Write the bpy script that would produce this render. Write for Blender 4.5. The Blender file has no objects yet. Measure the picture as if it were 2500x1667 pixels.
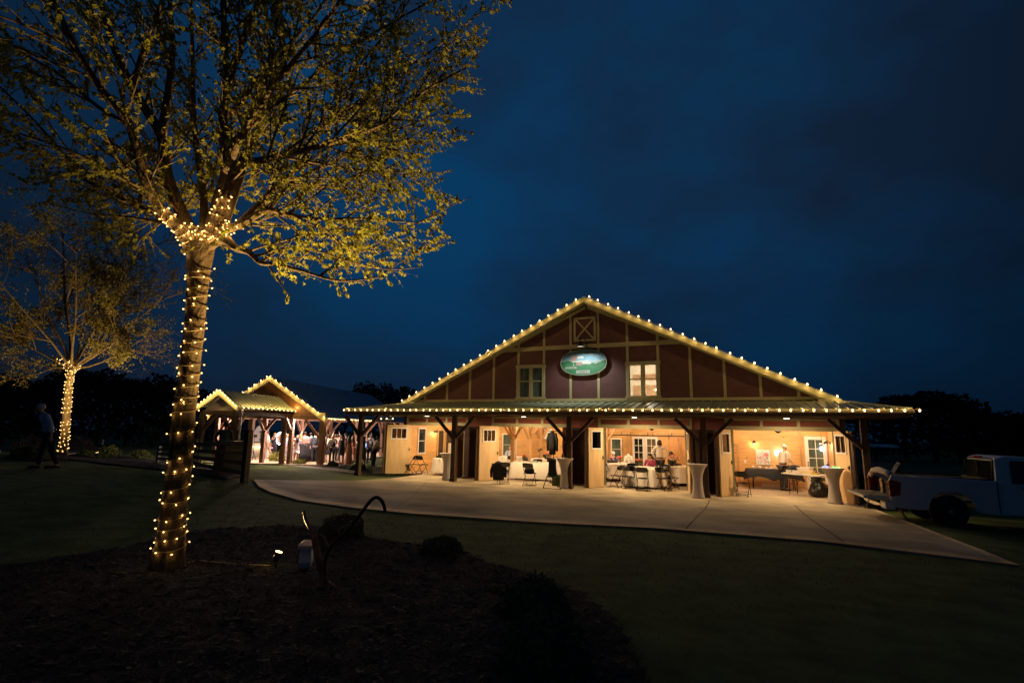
import bpy, math, random
from math import sin, cos, pi, radians, sqrt, atan2
from mathutils import Vector, Matrix, noise
random.seed(7)
scn = bpy.context.scene
C = scn.collection
V = Vector

# ------------------------------------------------------------------ camera
CAM = V((13.945, -21.179, 2.173)); FPX = 1258.4
_p, _r, _y = 0.168, 0.017, -0.418
FW = V((sin(_y)*cos(_p), cos(_y)*cos(_p), sin(_p)))
_R = V((cos(_y), -sin(_y), 0)); _U = _R.cross(FW)
RT = _R*cos(_r) + _U*sin(_r); UP = -_R*sin(_r) + _U*cos(_r)
cd = bpy.data.cameras.new('camera'); co = bpy.data.objects.new('camera', cd); C.objects.link(co)
cd.sensor_width = 36; cd.lens = FPX*36/2500; cd.clip_start = .05; cd.clip_end = 800
m = Matrix.Identity(4)
for i in range(3):
    m[i][0] = RT[i]; m[i][1] = UP[i]; m[i][2] = -FW[i]; m[i][3] = CAM[i]
co.matrix_world = m
scn.camera = co
# measuring helpers used to plan real positions: a sight line met with a depth, a wall plane or the ground
def ray(x, y): return FW + RT*((x-1250)/FPX) - UP*((y-833.5)/FPX)
def atD(x, y, d): return CAM + ray(x, y)*d
def atY(x, y, Y): r = ray(x, y); return CAM + r*((Y-CAM.y)/r.y)
def atX(x, y, X): r = ray(x, y); return CAM + r*((X-CAM.x)/r.x)
def atZ(x, y, Z=0.): r = ray(x, y); return CAM + r*((Z-CAM.z)/r.z)
def ss(a, b, x):
    t = max(0, min(1, (x-a)/(b-a))); return t*t*(3-2*t)
def H(x, y):
    s = max(0, -2.6-y)
    r = .045*min(s, 7)+.035*max(0, min(s-7, 9))
    left = max(0, min(1, (4-x)/10))*max(0, min(1, (-5-y)/7))*.75
    right = ss(17.7, 19.5, x)
    h = r*(1-.75*right) + left
    h -= .1*ss(-2.6, -1.0, y)
    return h
def onH(x, y, tmax=120):
    r = ray(x, y); t = 1.; p = CAM.copy()
    while t < tmax:
        p = CAM + r*t
        if p.z <= H(p.x, p.y): break
        t += .02*max(1, t*.15)
    return p
def pz(x, y, dz=0): return V((x, y, H(x, y)+dz))

# ------------------------------------------------------------------ mesh builder
class MB:
    def __init__(s): s.v = []; s.f = []; s.mi = []; s.sm = []; s.m = 0
    def add(s, vs, fs, smooth=False):
        b = len(s.v); s.v += [tuple(v) for v in vs]
        for f in fs: s.f.append([b+i for i in f]); s.mi.append(s.m); s.sm.append(smooth)
        return s
    def box(s, x0, y0, z0, x1, y1, z1):
        vs = [(x, y, z) for z in (z0, z1) for y in (y0, y1) for x in (x0, x1)]
        return s.add(vs, [(0,2,3,1),(4,5,7,6),(0,1,5,4),(2,6,7,3),(0,4,6,2),(1,3,7,5)])
    def beam(s, a, b, w, h, up=V((0,0,1))):
        a = V(a); b = V(b); d = (b-a).normalized()
        if abs(d.dot(up)) > .99: up = V((0, 1, 0))
        sx = d.cross(up).normalized(); sz = sx.cross(d).normalized()
        vs = [p + sx*(i*w/2) + sz*(j*h/2) for p in (a, b) for i, j in ((-1,-1),(1,-1),(1,1),(-1,1))]
        return s.add(vs, [(3,2,1,0),(4,5,6,7),(0,1,5,4),(1,2,6,5),(2,3,7,6),(3,0,4,7)])
    def tube(s, pts, r, n=8, caps=True, smooth=True):
        pts = [V(p) for p in pts]; N = len(pts)
        rs = r if isinstance(r, (list, tuple)) else [r]*N
        up = V((0, 0, 1)); vs = []; fs = []
        for i, p in enumerate(pts):
            d = (pts[min(i+1, N-1)] - pts[max(i-1, 0)])
            d = d.normalized() if d.length > 1e-9 else V((0, 0, 1))
            if i == 0:
                u = d.cross(up) if abs(d.dot(up)) < .95 else d.cross(V((0, 1, 0)))
                u.normalize()
            else:
                u = (u - d*u.dot(d))
                if u.length < 1e-6: u = d.orthogonal()
                u.normalize()
            w = d.cross(u)
            for k in range(n):
                a = 2*pi*k/n; vs.append(p + u*(cos(a)*rs[i]) + w*(sin(a)*rs[i]))
        for i in range(N-1):
            for k in range(n):
                k2 = (k+1) % n
                fs.append((i*n+k, i*n+k2, (i+1)*n+k2, (i+1)*n+k))
        if caps: fs.append(tuple(range(n-1, -1, -1))); fs.append(tuple((N-1)*n+k for k in range(n)))
        return s.add(vs, fs, smooth)
    def lathe(s, prof, n=20, c=(0,0,0), fold=None, smooth=True, capb=True, capt=True):
        vs = []; fs = []; M = len(prof)
        for j, (r, z) in enumerate(prof):
            for k in range(n):
                a = 2*pi*k/n; rr = r if fold is None else fold(r, z, a, j)
                vs.append((c[0]+cos(a)*rr, c[1]+sin(a)*rr, c[2]+z))
        for j in range(M-1):
            for k in range(n):
                k2 = (k+1) % n; fs.append((j*n+k, j*n+k2, (j+1)*n+k2, (j+1)*n+k))
        if capb: fs.append(tuple(range(n-1, -1, -1)))
        if capt: fs.append(tuple((M-1)*n+k for k in range(n)))
        return s.add(vs, fs, smooth)
    def ball(s, c, r, n=8, m=6, sc=(1,1,1)):
        prof = [(max(1e-4, sin(pi*j/m))*r, -cos(pi*j/m)*r) for j in range(m+1)]
        b = len(s.v); s.lathe(prof, n, (0,0,0), capb=False, capt=False)
        for i in range(b, len(s.v)):
            v = s.v[i]; s.v[i] = (c[0]+v[0]*sc[0], c[1]+v[1]*sc[1], c[2]+v[2]*sc[2])
        return s
    def prism(s, poly, y0, y1):
        """poly in (x,z), extruded along y"""
        n = len(poly); vs = [(x, y0, z) for x, z in poly] + [(x, y1, z) for x, z in poly]
        fs = [tuple(range(n)), tuple(range(2*n-1, n-1, -1))] + [(i, i+n, (i+1) % n+n, (i+1) % n) for i in range(n)]
        return s.add(vs, fs)
    def slab(s, quad, t):
        """4 corner points, thickened downwards by t along the normal"""
        q = [V(p) for p in quad]; nn = (q[1]-q[0]).cross(q[3]-q[0]).normalized()
        if nn.z < 0: nn = -nn
        vs = q + [p - nn*t for p in q]
        return s.add(vs, [(0,1,2,3),(7,6,5,4),(0,4,5,1),(1,5,6,2),(2,6,7,3),(3,7,4,0)])
    def xf(s, M):
        s.v = [tuple(M @ V(v)) for v in s.v]; return s
    def mesh(s, name, mats):
        me = bpy.data.meshes.new(name); me.from_pydata(s.v, [], s.f)
        for mt in (mats if isinstance(mats, (list, tuple)) else [mats]): me.materials.append(mt)
        me.polygons.foreach_set('material_index', s.mi); me.polygons.foreach_set('use_smooth', s.sm)
        me.update(); return me
    def build(s, name, mats, parent=None, rot=None, loc=None):
        o = bpy.data.objects.new(name, s.mesh(name, mats)); C.objects.link(o)
        if parent: o.parent = parent
        if loc: o.location = loc
        if rot: o.rotation_euler = rot
        return o
def tag(o, label=None, cat=None, group=None, kind=None):
    if label: o['label'] = label
    if cat: o['category'] = cat
    if group: o['group'] = group
    if kind: o['kind'] = kind
    return o
def empty(name, loc=(0,0,0), rz=0, label=None, cat=None, group=None):
    o = bpy.data.objects.new(name, None); C.objects.link(o); o.location = loc; o.rotation_euler = (0, 0, rz)
    return tag(o, label, cat, group)
def children(o): return KIDS(o)
def KIDS(o): return [c for c in C.objects if c.parent == o]
def copy_tree(o, parent=None, kids=None):
    c = o.copy(); C.objects.link(c)
    if parent: c.parent = parent
    for ch in KIDS(o): copy_tree(ch, c)
    return c

# ------------------------------------------------------------------ materials
M = {}
def mat(name, col, rough=.7, metal=0, var=.0, vs=8, bump=0, bs=30, spec=.5, coat=0, stretch=(1,1,1), bd=.02, sss=0):
    mt = bpy.data.materials.new(name); mt.use_nodes = True; nt = mt.node_tree; N = nt.nodes; L = nt.links
    b = N['Principled BSDF']; b.inputs['Base Color'].default_value = (*col, 1); b.inputs['Roughness'].default_value = rough
    b.inputs['Metallic'].default_value = metal; b.inputs['Specular IOR Level'].default_value = spec
    b.inputs['Coat Weight'].default_value = coat
    if var or bump:
        tc = N.new('ShaderNodeTexCoord'); mp = N.new('ShaderNodeMapping'); L.new(tc.outputs['Object'], mp.inputs[0])
        mp.inputs['Scale'].default_value = stretch
    if var:
        n = N.new('ShaderNodeTexNoise'); n.inputs['Scale'].default_value = vs; n.inputs['Detail'].default_value = 6
        L.new(mp.outputs[0], n.inputs['Vector'])
        cr = N.new('ShaderNodeValToRGB'); cr.color_ramp.elements[0].position = .3; cr.color_ramp.elements[1].position = .7
        cr.color_ramp.elements[0].color = (*[c*(1-var) for c in col], 1); cr.color_ramp.elements[1].color = (*[min(1, c*(1+var)) for c in col], 1)
        L.new(n.outputs['Fac'], cr.inputs[0]); L.new(cr.outputs[0], b.inputs['Base Color'])
    if bump:
        n2 = N.new('ShaderNodeTexNoise'); n2.inputs['Scale'].default_value = bs; n2.inputs['Detail'].default_value = 5
        L.new(mp.outputs[0], n2.inputs['Vector'])
        bm = N.new('ShaderNodeBump'); bm.inputs['Strength'].default_value = bump; bm.inputs['Distance'].default_value = bd
        L.new(n2.outputs['Fac'], bm.inputs['Height']); L.new(bm.outputs[0], b.inputs['Normal'])
    M[name] = mt; return mt
def emis(name, col, s):
    mt = bpy.data.materials.new(name); mt.use_nodes = True; nt = mt.node_tree
    nt.nodes.remove(nt.nodes['Principled BSDF']); e = nt.nodes.new('ShaderNodeEmission')
    e.inputs[0].default_value = (*col, 1); e.inputs[1].default_value = s
    nt.links.new(e.outputs[0], nt.nodes['Material Output'].inputs[0]); M[name] = mt; return mt
def glass(name, tint=(.9, .95, .95), rough=.02, mixt=.75):
    mt = bpy.data.materials.new(name); mt.use_nodes = True; nt = mt.node_tree; N = nt.nodes; L = nt.links
    N.remove(N['Principled BSDF']); t = N.new('ShaderNodeBsdfTransparent'); t.inputs[0].default_value = (*tint, 1)
    g = N.new('ShaderNodeBsdfGlossy'); g.inputs['Roughness'].default_value = rough
    fr = N.new('ShaderNodeFresnel'); fr.inputs[0].default_value = 1.5
    ad = N.new('ShaderNodeMath'); ad.operation = 'ADD'; ad.inputs[1].default_value = 1-mixt-.2
    L.new(fr.outputs[0], ad.inputs[0])
    mx = N.new('ShaderNodeMixShader'); L.new(ad.outputs[0], mx.inputs[0]); L.new(t.outputs[0], mx.inputs[1]); L.new(g.outputs[0], mx.inputs[2])
    L.new(mx.outputs[0], N['Material Output'].inputs[0]); M[name] = mt; return mt
def pine(name, axis, col=(.74,.44,.17), vert=False, pw=.19):
    """planks of knotty pine; axis = which object axis runs along the wall"""
    mt = bpy.data.materials.new(name); mt.use_nodes = True; nt = mt.node_tree; N = nt.nodes; L = nt.links
    b = N['Principled BSDF']; b.inputs['Roughness'].default_value = .55
    tc = N.new('ShaderNodeTexCoord'); sp = N.new('ShaderNodeSeparateXYZ'); L.new(tc.outputs['Object'], sp.inputs[0])
    cb = N.new('ShaderNodeCombineXYZ')
    al, ac = sp.outputs[axis], sp.outputs['Z']
    if vert: al, ac = ac, al
    L.new(al, cb.inputs[0]); L.new(ac, cb.inputs[1])
    br = N.new('ShaderNodeTexBrick'); L.new(cb.outputs[0], br.inputs['Vector'])
    br.inputs['Scale'].default_value = 1; br.inputs['Brick Width'].default_value = 2.6; br.inputs['Row Height'].default_value = pw
    br.inputs['Mortar Size'].default_value = .0035; br.inputs['Mortar Smooth'].default_value = .3
    br.inputs['Color1'].default_value = (*[c*.86 for c in col], 1); br.inputs['Color2'].default_value = (*[min(1, c*1.1) for c in col], 1)
    br.inputs['Mortar'].default_value = (*[c*.62 for c in col], 1)
    mp = N.new('ShaderNodeMapping'); mp.inputs['Scale'].default_value = (1.2, 22, 1); L.new(cb.outputs[0], mp.inputs[0])
    n = N.new('ShaderNodeTexNoise'); n.inputs['Scale'].default_value = 1.6; n.inputs['Detail'].default_value = 5; L.new(mp.outputs[0], n.inputs['Vector'])
    cr = N.new('ShaderNodeValToRGB'); cr.color_ramp.elements[0].position = .3; cr.color_ramp.elements[1].position = .75
    cr.color_ramp.elements[0].color = (.72, .66, .58, 1); cr.color_ramp.elements[1].color = (1.12, 1.12, 1.12, 1); L.new(n.outputs['Fac'], cr.inputs[0])
    mx = N.new('ShaderNodeMix'); mx.data_type = 'RGBA'; mx.blend_type = 'MULTIPLY'; mx.inputs[0].default_value = 1
    L.new(br.outputs['Color'], mx.inputs[6]); L.new(cr.outputs[0], mx.inputs[7])
    mp2 = N.new('ShaderNodeMapping'); mp2.inputs['Scale'].default_value = (2.2, 4.2, 1); L.new(cb.outputs[0], mp2.inputs[0])
    vo = N.new('ShaderNodeTexVoronoi'); vo.inputs['Scale'].default_value = 1.1; L.new(mp2.outputs[0], vo.inputs['Vector'])
    kr = N.new('ShaderNodeValToRGB'); kr.color_ramp.elements[0].position = .05; kr.color_ramp.elements[1].position = .12
    kr.color_ramp.elements[0].color = (.28, .16, .1, 1); kr.color_ramp.elements[1].color = (1, 1, 1, 1); L.new(vo.outputs['Distance'], kr.inputs[0])
    mx2 = N.new('ShaderNodeMix'); mx2.data_type = 'RGBA'; mx2.blend_type = 'MULTIPLY'; mx2.inputs[0].default_value = 1
    L.new(mx.outputs[2], mx2.inputs[6]); L.new(kr.outputs[0], mx2.inputs[7]); L.new(mx2.outputs[2], b.inputs['Base Color'])
    M[name] = mt; return mt
def ribbed(name, col, scale, axis='X', rough=.6, strength=.4, var=.15):
    mt = mat(name, col, rough, var=var, vs=3); nt = mt.node_tree; N = nt.nodes; L = nt.links
    tc = N.new('ShaderNodeTexCoord'); w = N.new('ShaderNodeTexWave'); w.bands_direction = axis; w.inputs['Scale'].default_value = scale
    w.wave_profile = 'SAW'; L.new(tc.outputs['Object'], w.inputs['Vector'])
    bm = N.new('ShaderNodeBump'); bm.inputs['Strength'].default_value = strength; bm.inputs['Distance'].default_value = .02
    L.new(w.outputs['Fac'], bm.inputs['Height']); L.new(bm.outputs[0], N['Principled BSDF'].inputs['Normal']); return mt

mat('lawn', (.11,.145,.05), .95, var=.35, vs=2.2, bump=.5, bs=60, bd=.05, spec=.1)
mat('grass', (.12,.16,.05), .8, var=.3, vs=3, spec=.2)
mat('mulch', (.055,.051,.047), .95, var=.35, vs=25, bump=1, bs=50, bd=.05, spec=.1)
mat('concrete', (.42,.34,.225), .85, var=.38, vs=.9, bump=.25, bs=90, bd=.004, spec=.3)
mat('slab', (.42,.33,.25), .5, var=.12, vs=1.0, bump=.1, bs=60, bd=.003)
mat('pathm', (.17,.15,.09), .9, var=.2, vs=2)
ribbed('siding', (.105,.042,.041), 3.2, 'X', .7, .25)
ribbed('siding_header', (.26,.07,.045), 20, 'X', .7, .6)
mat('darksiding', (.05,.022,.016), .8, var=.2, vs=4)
mat('trim', (.40,.37,.21), .6, var=.08, vs=6, bump=.1, bs=40)
mat('fascia', (.48,.46,.25), .55, var=.06, vs=5)
mat('roofmetal', (.36,.40,.27), .42, metal=.0, var=.08, vs=3, spec=.6)
mat('roofdark', (.46,.52,.56), .45, var=.1, vs=2)
mat('gutter', (.06,.045,.025), .5)
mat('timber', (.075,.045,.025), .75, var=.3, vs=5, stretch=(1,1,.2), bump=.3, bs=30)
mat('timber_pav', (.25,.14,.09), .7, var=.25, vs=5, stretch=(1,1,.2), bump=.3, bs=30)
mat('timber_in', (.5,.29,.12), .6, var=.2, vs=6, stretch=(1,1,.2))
mat('soffit', (.16,.11,.06), .7, var=.15, vs=5)
mat('ceil_white', (.75,.70,.62), .7)
pine('pineX', 'X'); pine('pineY', 'Y'); pine('pine_soft', 'X', (.66,.36,.15), True, .2); pine('cedarV', 'X', (.30,.14,.055), True, .16)
mat('ply', (.77,.53,.27), .6, var=.12, vs=3, stretch=(2,2,.4), bump=.08, bs=60)
mat('dooredge', (.17,.09,.04), .7, var=.2, vs=6)
mat('white', (.78,.74,.68), .5, var=.04, vs=6)
mat('whitepaint', (.8,.76,.7), .45)
mat('cloth', (.82,.74,.64), .9, var=.05, vs=8, bump=.15, bs=50, bd=.01)
mat('stretch', (.58,.52,.50), .85, var=.04, vs=12, bump=.05, bs=90)
mat('blackcloth', (.011,.012,.016), .85, var=.2, vs=8, bump=.2, bs=40)
mat('black', (.012,.011,.01), .45)
mat('blackmetal', (.02,.017,.014), .4, metal=.5)
mat('blackplastic', (.012,.012,.014), .2, coat=.3)
mat('bronze', (.10,.07,.04), .5, metal=.4)
mat('chrome', (.7,.7,.7), .2, metal=1)
mat('bark', (.13,.09,.05), .9, var=.45, vs=14, stretch=(1,1,.35), bump=1, bs=26, bd=.03, spec=.2)
mat('bark2', (.16,.115,.07), .9, var=.4, vs=10, stretch=(1,1,.4), bump=.8, bs=18, bd=.03, spec=.2)
mat('skin', (.62,.36,.25), .6); mat('skin2', (.36,.2,.13), .6)
mat('denim', (.03,.035,.05), .9)
mat('wire', (.42,.30,.12), .5)
mat('darkglass', (.012,.016,.016), .08, spec=.8)
mat('greenglass', (.08,.11,.085), .12, spec=.8, var=.5, vs=5, stretch=(1,1,.2))
mat('bushdark', (.08,.088,.04), .9, var=.4, vs=6); mat('bushgold', (.19,.19,.018), .85, var=.3, vs=8)
mat('bushlit', (.10,.12,.02), .9, var=.4, vs=6); mat('bushred', (.07,.035,.02), .9, var=.4, vs=6)
mat('treefar', (.018,.02,.012), 1, var=.3, vs=1, spec=0)
glass('glass'); glass('glass_amber', (.8,.7,.5))
WARM = (1, .56, .19)
emis('bulb', (1, .66, .28), 5.5); emis('bulb_mini', (1, .58, .18), 4.2); emis('bulb_roof', (1, .66, .28), 6); emis('uplens', (1, .62, .2), 9)
for k_ in ('bulb', 'bulb_mini', 'bulb_roof'): M[k_].cycles.emission_sampling = 'NONE'     # their light comes from one small lamp beside each bulb
emis('disc', (1, .86, .66), 9); emis('discwhite', (1, .95, .95), 10)

# leaf: translucent
def leafmat(name, col, tr=.35, var=.35):
    mt = mat(name, col, .6, var=var, vs=2.5, spec=.3); nt = mt.node_tree; N = nt.nodes; L = nt.links
    b = N['Principled BSDF']; t = N.new('ShaderNodeBsdfTranslucent'); mx = N.new('ShaderNodeMixShader'); mx.inputs[0].default_value = tr
    src = b.inputs['Base Color'].links[0].from_socket; L.new(src, t.inputs[0])
    L.new(b.outputs[0], mx.inputs[1]); L.new(t.outputs[0], mx.inputs[2]); L.new(mx.outputs[0], N['Material Output'].inputs[0]); return mt
leafmat('leaf', (.30,.29,.05), .6); leafmat('leaf2', (.27,.23,.07), .6)

def lamp(name, kind, loc, energy, col, size=.1, rot=None, spot=None, blend=.5, parent=None):
    l = bpy.data.lights.new(name, kind); l.energy = energy; l.color = col
    if kind == 'POINT' or kind == 'SPOT': l.shadow_soft_size = size
    if kind == 'AREA': l.shape = 'DISK'; l.size = size
    if kind == 'SPOT': l.spot_size = spot; l.spot_blend = blend
    o = bpy.data.objects.new(name, l); C.objects.link(o); o.location = loc
    if rot: o.rotation_euler = rot
    if parent: o.parent = parent
    return o
def aim(o, tgt):
    d = V(tgt)-V(o.location); o.rotation_euler = d.to_track_quat('-Z', 'Y').to_euler()
# ------------------------------------------------------------------ world: deep dusk sky with soft cloud patches
w = bpy.data.worlds.new('World'); scn.world = w; w.use_nodes = True; nt = w.node_tree; N = nt.nodes; L = nt.links
bg = N['Background']
sky = N.new('ShaderNodeTexSky'); sky.sky_type = 'NISHITA'; sky.sun_disc = False; sky.sun_elevation = radians(-3.5); sky.sun_rotation = radians(-75)
tc = N.new('ShaderNodeTexCoord')
nz = N.new('ShaderNodeTexNoise'); nz.inputs['Scale'].default_value = 1.7; nz.inputs['Detail'].default_value = 5; nz.inputs['Roughness'].default_value = .5
mp = N.new('ShaderNodeMapping'); mp.inputs['Scale'].default_value = (1, 1, 1.8); mp.inputs['Location'].default_value = (.35, .2, .1)
L.new(tc.outputs['Generated'], mp.inputs[0]); L.new(mp.outputs[0], nz.inputs['Vector'])
cr = N.new('ShaderNodeValToRGB'); e = cr.color_ramp.elements
e[0].position = .39; e[0].color = (.0046, .0135, .033, 1); e[1].position = .64; e[1].color = (.0018, .031, .090, 1)
L.new(nz.outputs['Fac'], cr.inputs[0])
# brighter in the north-west where the light went down, darker in the east
dt = N.new('ShaderNodeVectorMath'); dt.operation = 'DOT_PRODUCT'; g = atD(1290, 380, 1)-CAM; g.normalize(); dt.inputs[1].default_value = g
L.new(tc.outputs['Generated'], dt.inputs[0])
mr = N.new('ShaderNodeMapRange'); mr.interpolation_type = 'SMOOTHSTEP'; mr.inputs[1].default_value = .62; mr.inputs[2].default_value = 1.0; mr.inputs[3].default_value = .55; mr.inputs[4].default_value = 1.25
L.new(dt.outputs['Value'], mr.inputs[0])
mu = N.new('ShaderNodeMix'); mu.data_type = 'RGBA'; mu.blend_type = 'MULTIPLY'; mu.inputs[0].default_value = 1
sz = N.new('ShaderNodeSeparateXYZ'); L.new(tc.outputs['Generated'], sz.inputs[0])
mv = N.new('ShaderNodeMapRange'); mv.interpolation_type = 'SMOOTHSTEP'; mv.inputs[1].default_value = -.02; mv.inputs[2].default_value = .42; mv.inputs[3].default_value = .6; mv.inputs[4].default_value = 1.0; L.new(sz.outputs['Z'], mv.inputs[0])
mm = N.new('ShaderNodeMath'); mm.operation = 'MULTIPLY'; L.new(mr.outputs[0], mm.inputs[0]); L.new(mv.outputs[0], mm.inputs[1])
L.new(cr.outputs[0], mu.inputs[6]); L.new(mm.outputs[0], mu.inputs[7])
ad = N.new('ShaderNodeMix'); ad.data_type = 'RGBA'; ad.blend_type = 'ADD'; ad.inputs[0].default_value = .01
L.new(mu.outputs[2], ad.inputs[6]); L.new(sky.outputs[0], ad.inputs[7])
L.new(ad.outputs[2], bg.inputs[0]); bg.inputs[1].default_value = 1.0
scn.view_settings.view_transform = 'Standard'; scn.view_settings.look = 'None'; scn.view_settings.exposure = 0; scn.view_settings.gamma = 1
scn.cycles.use_denoising = True; scn.cycles.max_bounces = 7; scn.cycles.transparent_max_bounces = 12
scn.cycles.sample_clamp_indirect = 4; scn.cycles.caustics_reflective = False; scn.cycles.caustics_refractive = False
scn.cycles.use_light_tree = True

# ------------------------------------------------------------------ ground
g = MB(); xs = []; 
def axis(a, b, fine0, fine1, step, coarse):
    r = []; x = a
    while x < b:
        r.append(x); x += step if fine0 <= x < fine1 else coarse
    r.append(b); return r
xs = axis(-150, 170, -22, 26, .5, 8); ys = axis(-60, 190, -24, 12, .5, 8)
for y in ys:
    for x in xs:
        g.v.append((x, y, H(x, y) - .02 + .012*noise.noise(V((x*.8, y*.8, 0)))))
nx = len(xs)
for j in range(len(ys)-1):
    for i in range(nx-1): g.f.append((j*nx+i, j*nx+i+1, (j+1)*nx+i+1, (j+1)*nx+i)); g.mi.append(0); g.sm.append(True)
tag(g.build('lawn', M['lawn']), kind='structure')

# apron: concrete strip in front of the barn, rising gently to the lawn
low = [onH(x, y) for x, y in [(618,1172),(632,1188),(660,1202),(730,1222),(860,1240),(1000,1254),(1300,1275),(1600,1290),(2000,1322),(2250,1352),(2490,1382)]]
low = [(p.x, p.y) for p in low]
low.sort()
def lowY(x):
    for (a, b), (c, d) in zip(low, low[1:]):
        if a <= x <= c: return b + (d-b)*(x-a)/max(1e-6, c-a)
    return low[0][1] if x < low[0][0] else low[-1][1]
ap = MB(); X0 = low[0][0]; X1 = low[-1][0]
def upY(x):
    if x > 17.6: return max(-6.3-(x-17.6)*3.6, lowY(x)+.01)
    if x < -1.6: return -1.0 - (-1.6-x)**1.3*.9 if x > -4.6 else max(lowY(x)+.02, -4.2)
    return -.02
cols = [X0 + (X1-X0)*i/110 for i in range(111)]; R = 22
for x in cols:
    a, b = lowY(x), max(upY(x), lowY(x)+.01)
    for j in range(R+1):
        y = a + (b-a)*j/R; ap.v.append((x, y, max(H(x, y) if x < 17.6 else H(17.5, y), .0 if y > -2.7 else -9) + .015))
    for j in (0,): pass
for i in range(110):
    for j in range(R):
        k = i*(R+1)+j; ap.f.append((k, k+R+1, k+R+2, k+1)); ap.mi.append(0); ap.sm.append(True)
# the thickness of the slab at its edges
def skirt(ids):
    for a, b in zip(ids, ids[1:]):
        va, vb = ap.v[a], ap.v[b]; n = len(ap.v)
        ap.v += [(va[0], va[1], va[2]-.16), (vb[0], vb[1], vb[2]-.16)]; ap.f.append((a, b, n+1, n)); ap.mi.append(0); ap.sm.append(False)
skirt([i*(R+1) for i in range(111)]); skirt([110*(R+1)+j for j in range(R+1)]); skirt([i*(R+1)+R for i in range(110, -1, -1)])
tag(ap.build('driveway_apron', M['concrete']), kind='structure')
# saw-cut joints and the long crack lines
jt = MB()
mat('joint', (.03,.025,.018), .95)
def line_on(pts, wd=.03):
    P = [onH(x, y) for x, y in pts]
    Q = []
    for a, b in zip(P, P[1:]):
        n = max(2, int((b-a).length/.25)); Q += [a.lerp(b, k/n) for k in range(n)]
    Q.append(P[-1])
    for a, b in zip(Q, Q[1:]):
        d = (b-a); d.z = 0; d.normalize(); s = V((-d.y, d.x, 0))*wd/2
        z = lambda p: V((p.x, p.y, max(H(p.x, p.y), .0 if p.y > -2.7 else -9)+.0195))
        jt.add([z(a-s), z(a+s), z(b+s), z(b-s)], [(0,1,2,3)])
line_on([(1733,1222),(1722,1243),(1700,1265),(1675,1293)]); line_on([(1940,1234),(1965,1258),(2005,1287),(2060,1325)])
line_on([(1040,1178),(1008,1214),(960,1246)], .012)
tag(jt.build('pavement_joints', M['joint']), kind='structure')

# far path running by the fence to the pavilion
def ribbon(name, pts, wd, m, dz=.0, kind='structure'):
    P = [onH(x, y) if not isinstance(x, V) else x for x, y in pts]; r = MB(); Q = []
    for a, b in zip(P, P[1:]):
        n = max(2, int((b-a).length/.5)); Q += [a.lerp(b, k/n) for k in range(n)]
    Q.append(P[-1])
    for i, p in enumerate(Q):
        d = Q[min(i+1, len(Q)-1)] - Q[max(i-1, 0)]; d.z = 0; d.normalize(); s = V((-d.y, d.x, 0))*wd/2
        for q in (p-s, p+s): r.v.append((q.x, q.y, H(q.x, q.y)+.004+dz))
        if i: k = 2*i-2; r.f.append((k, k+2, k+3, k+1)); r.mi.append(0); r.sm.append(True)
    return tag(r.build(name, m), kind=kind)
ribbon('path', [(-40,1086),(60,1094),(300,1111),(480,1118),(590,1126),(700,1134),(800,1144),(880,1154)], .9, M['pathm'])

# mulch bed round the near maple and under the far trees
def inside(p, poly):
    c = False; n = len(poly)
    for i in range(n):
        a, b = poly[i], poly[i-1]
        if (a[1] > p[1]) != (b[1] > p[1]) and p[0] < (b[0]-a[0])*(p[1]-a[1])/(b[1]-a[1]) + a[0]: c = not c
    return c
def patch(name, poly, m, step=.1, rough=.03, dz=.02, kind='structure'):
    P = [(p.x, p.y) for p in poly]; x0 = min(p[0] for p in P); x1 = max(p[0] for p in P); y0 = min(p[1] for p in P); y1 = max(p[1] for p in P)
    r = MB(); idx = {}
    def vid(i, j):
        if (i, j) not in idx:
            x = x0+i*step; y = y0+j*step
            x += step*.45*noise.noise(V((x*3, y*3, 1))); y += step*.45*noise.noise(V((x*3, y*3, 5)))
            idx[(i, j)] = len(r.v); r.v.append((x, y, H(x, y)+dz+rough*noise.noise(V((x*6, y*6, 0)))))
        return idx[(i, j)]
    for i in range(int((x1-x0)/step)+1):
        for j in range(int((y1-y0)/step)+1):
            if inside((x0+(i+.5)*step, y0+(j+.5)*step), P):
                r.f.append((vid(i, j), vid(i+1, j), vid(i+1, j+1), vid(i, j+1))); r.mi.append(0); r.sm.append(True)
    return tag(r.build(name, m), kind=kind)
bed = [onH(x, y) for x, y in [(-200,1425),(-60,1395),(100,1372),(250,1348),(345,1330),(430,1308),(520,1294),(600,1290),(750,1284),(850,1296),(898,1314),(1002,1329),(1060,1331),(1110,1338),(1150,1358),(1210,1380),(1285,1397),(1360,1425),(1430,1458),(1500,1520),(1550,1590),(1590,1700),(1640,1900)]]
bed += [onH(-600, 2600), onH(-600, 1600)]
BED = [(p.x, p.y) for p in bed]
patch('mulch_bed', bed, M['mulch'])
bed2 = [onH(x, y) for x, y in [(20,1112),(160,1108),(330,1118),(520,1136),(590,1150),(600,1163),(560,1170),(430,1150),(330,1140),(170,1122),(60,1125),(-20,1118)]]
patch('mulch_bed', bed2, M['mulch'], .2)
bed3 = [onH(x, y) for x, y in [(600,1117),(760,1124),(860,1136),(900,1146),(905,1154),(870,1149),(760,1138),(640,1128),(590,1124)]]
patch('mulch_bed', bed3, M['mulch'], .2)

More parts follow.
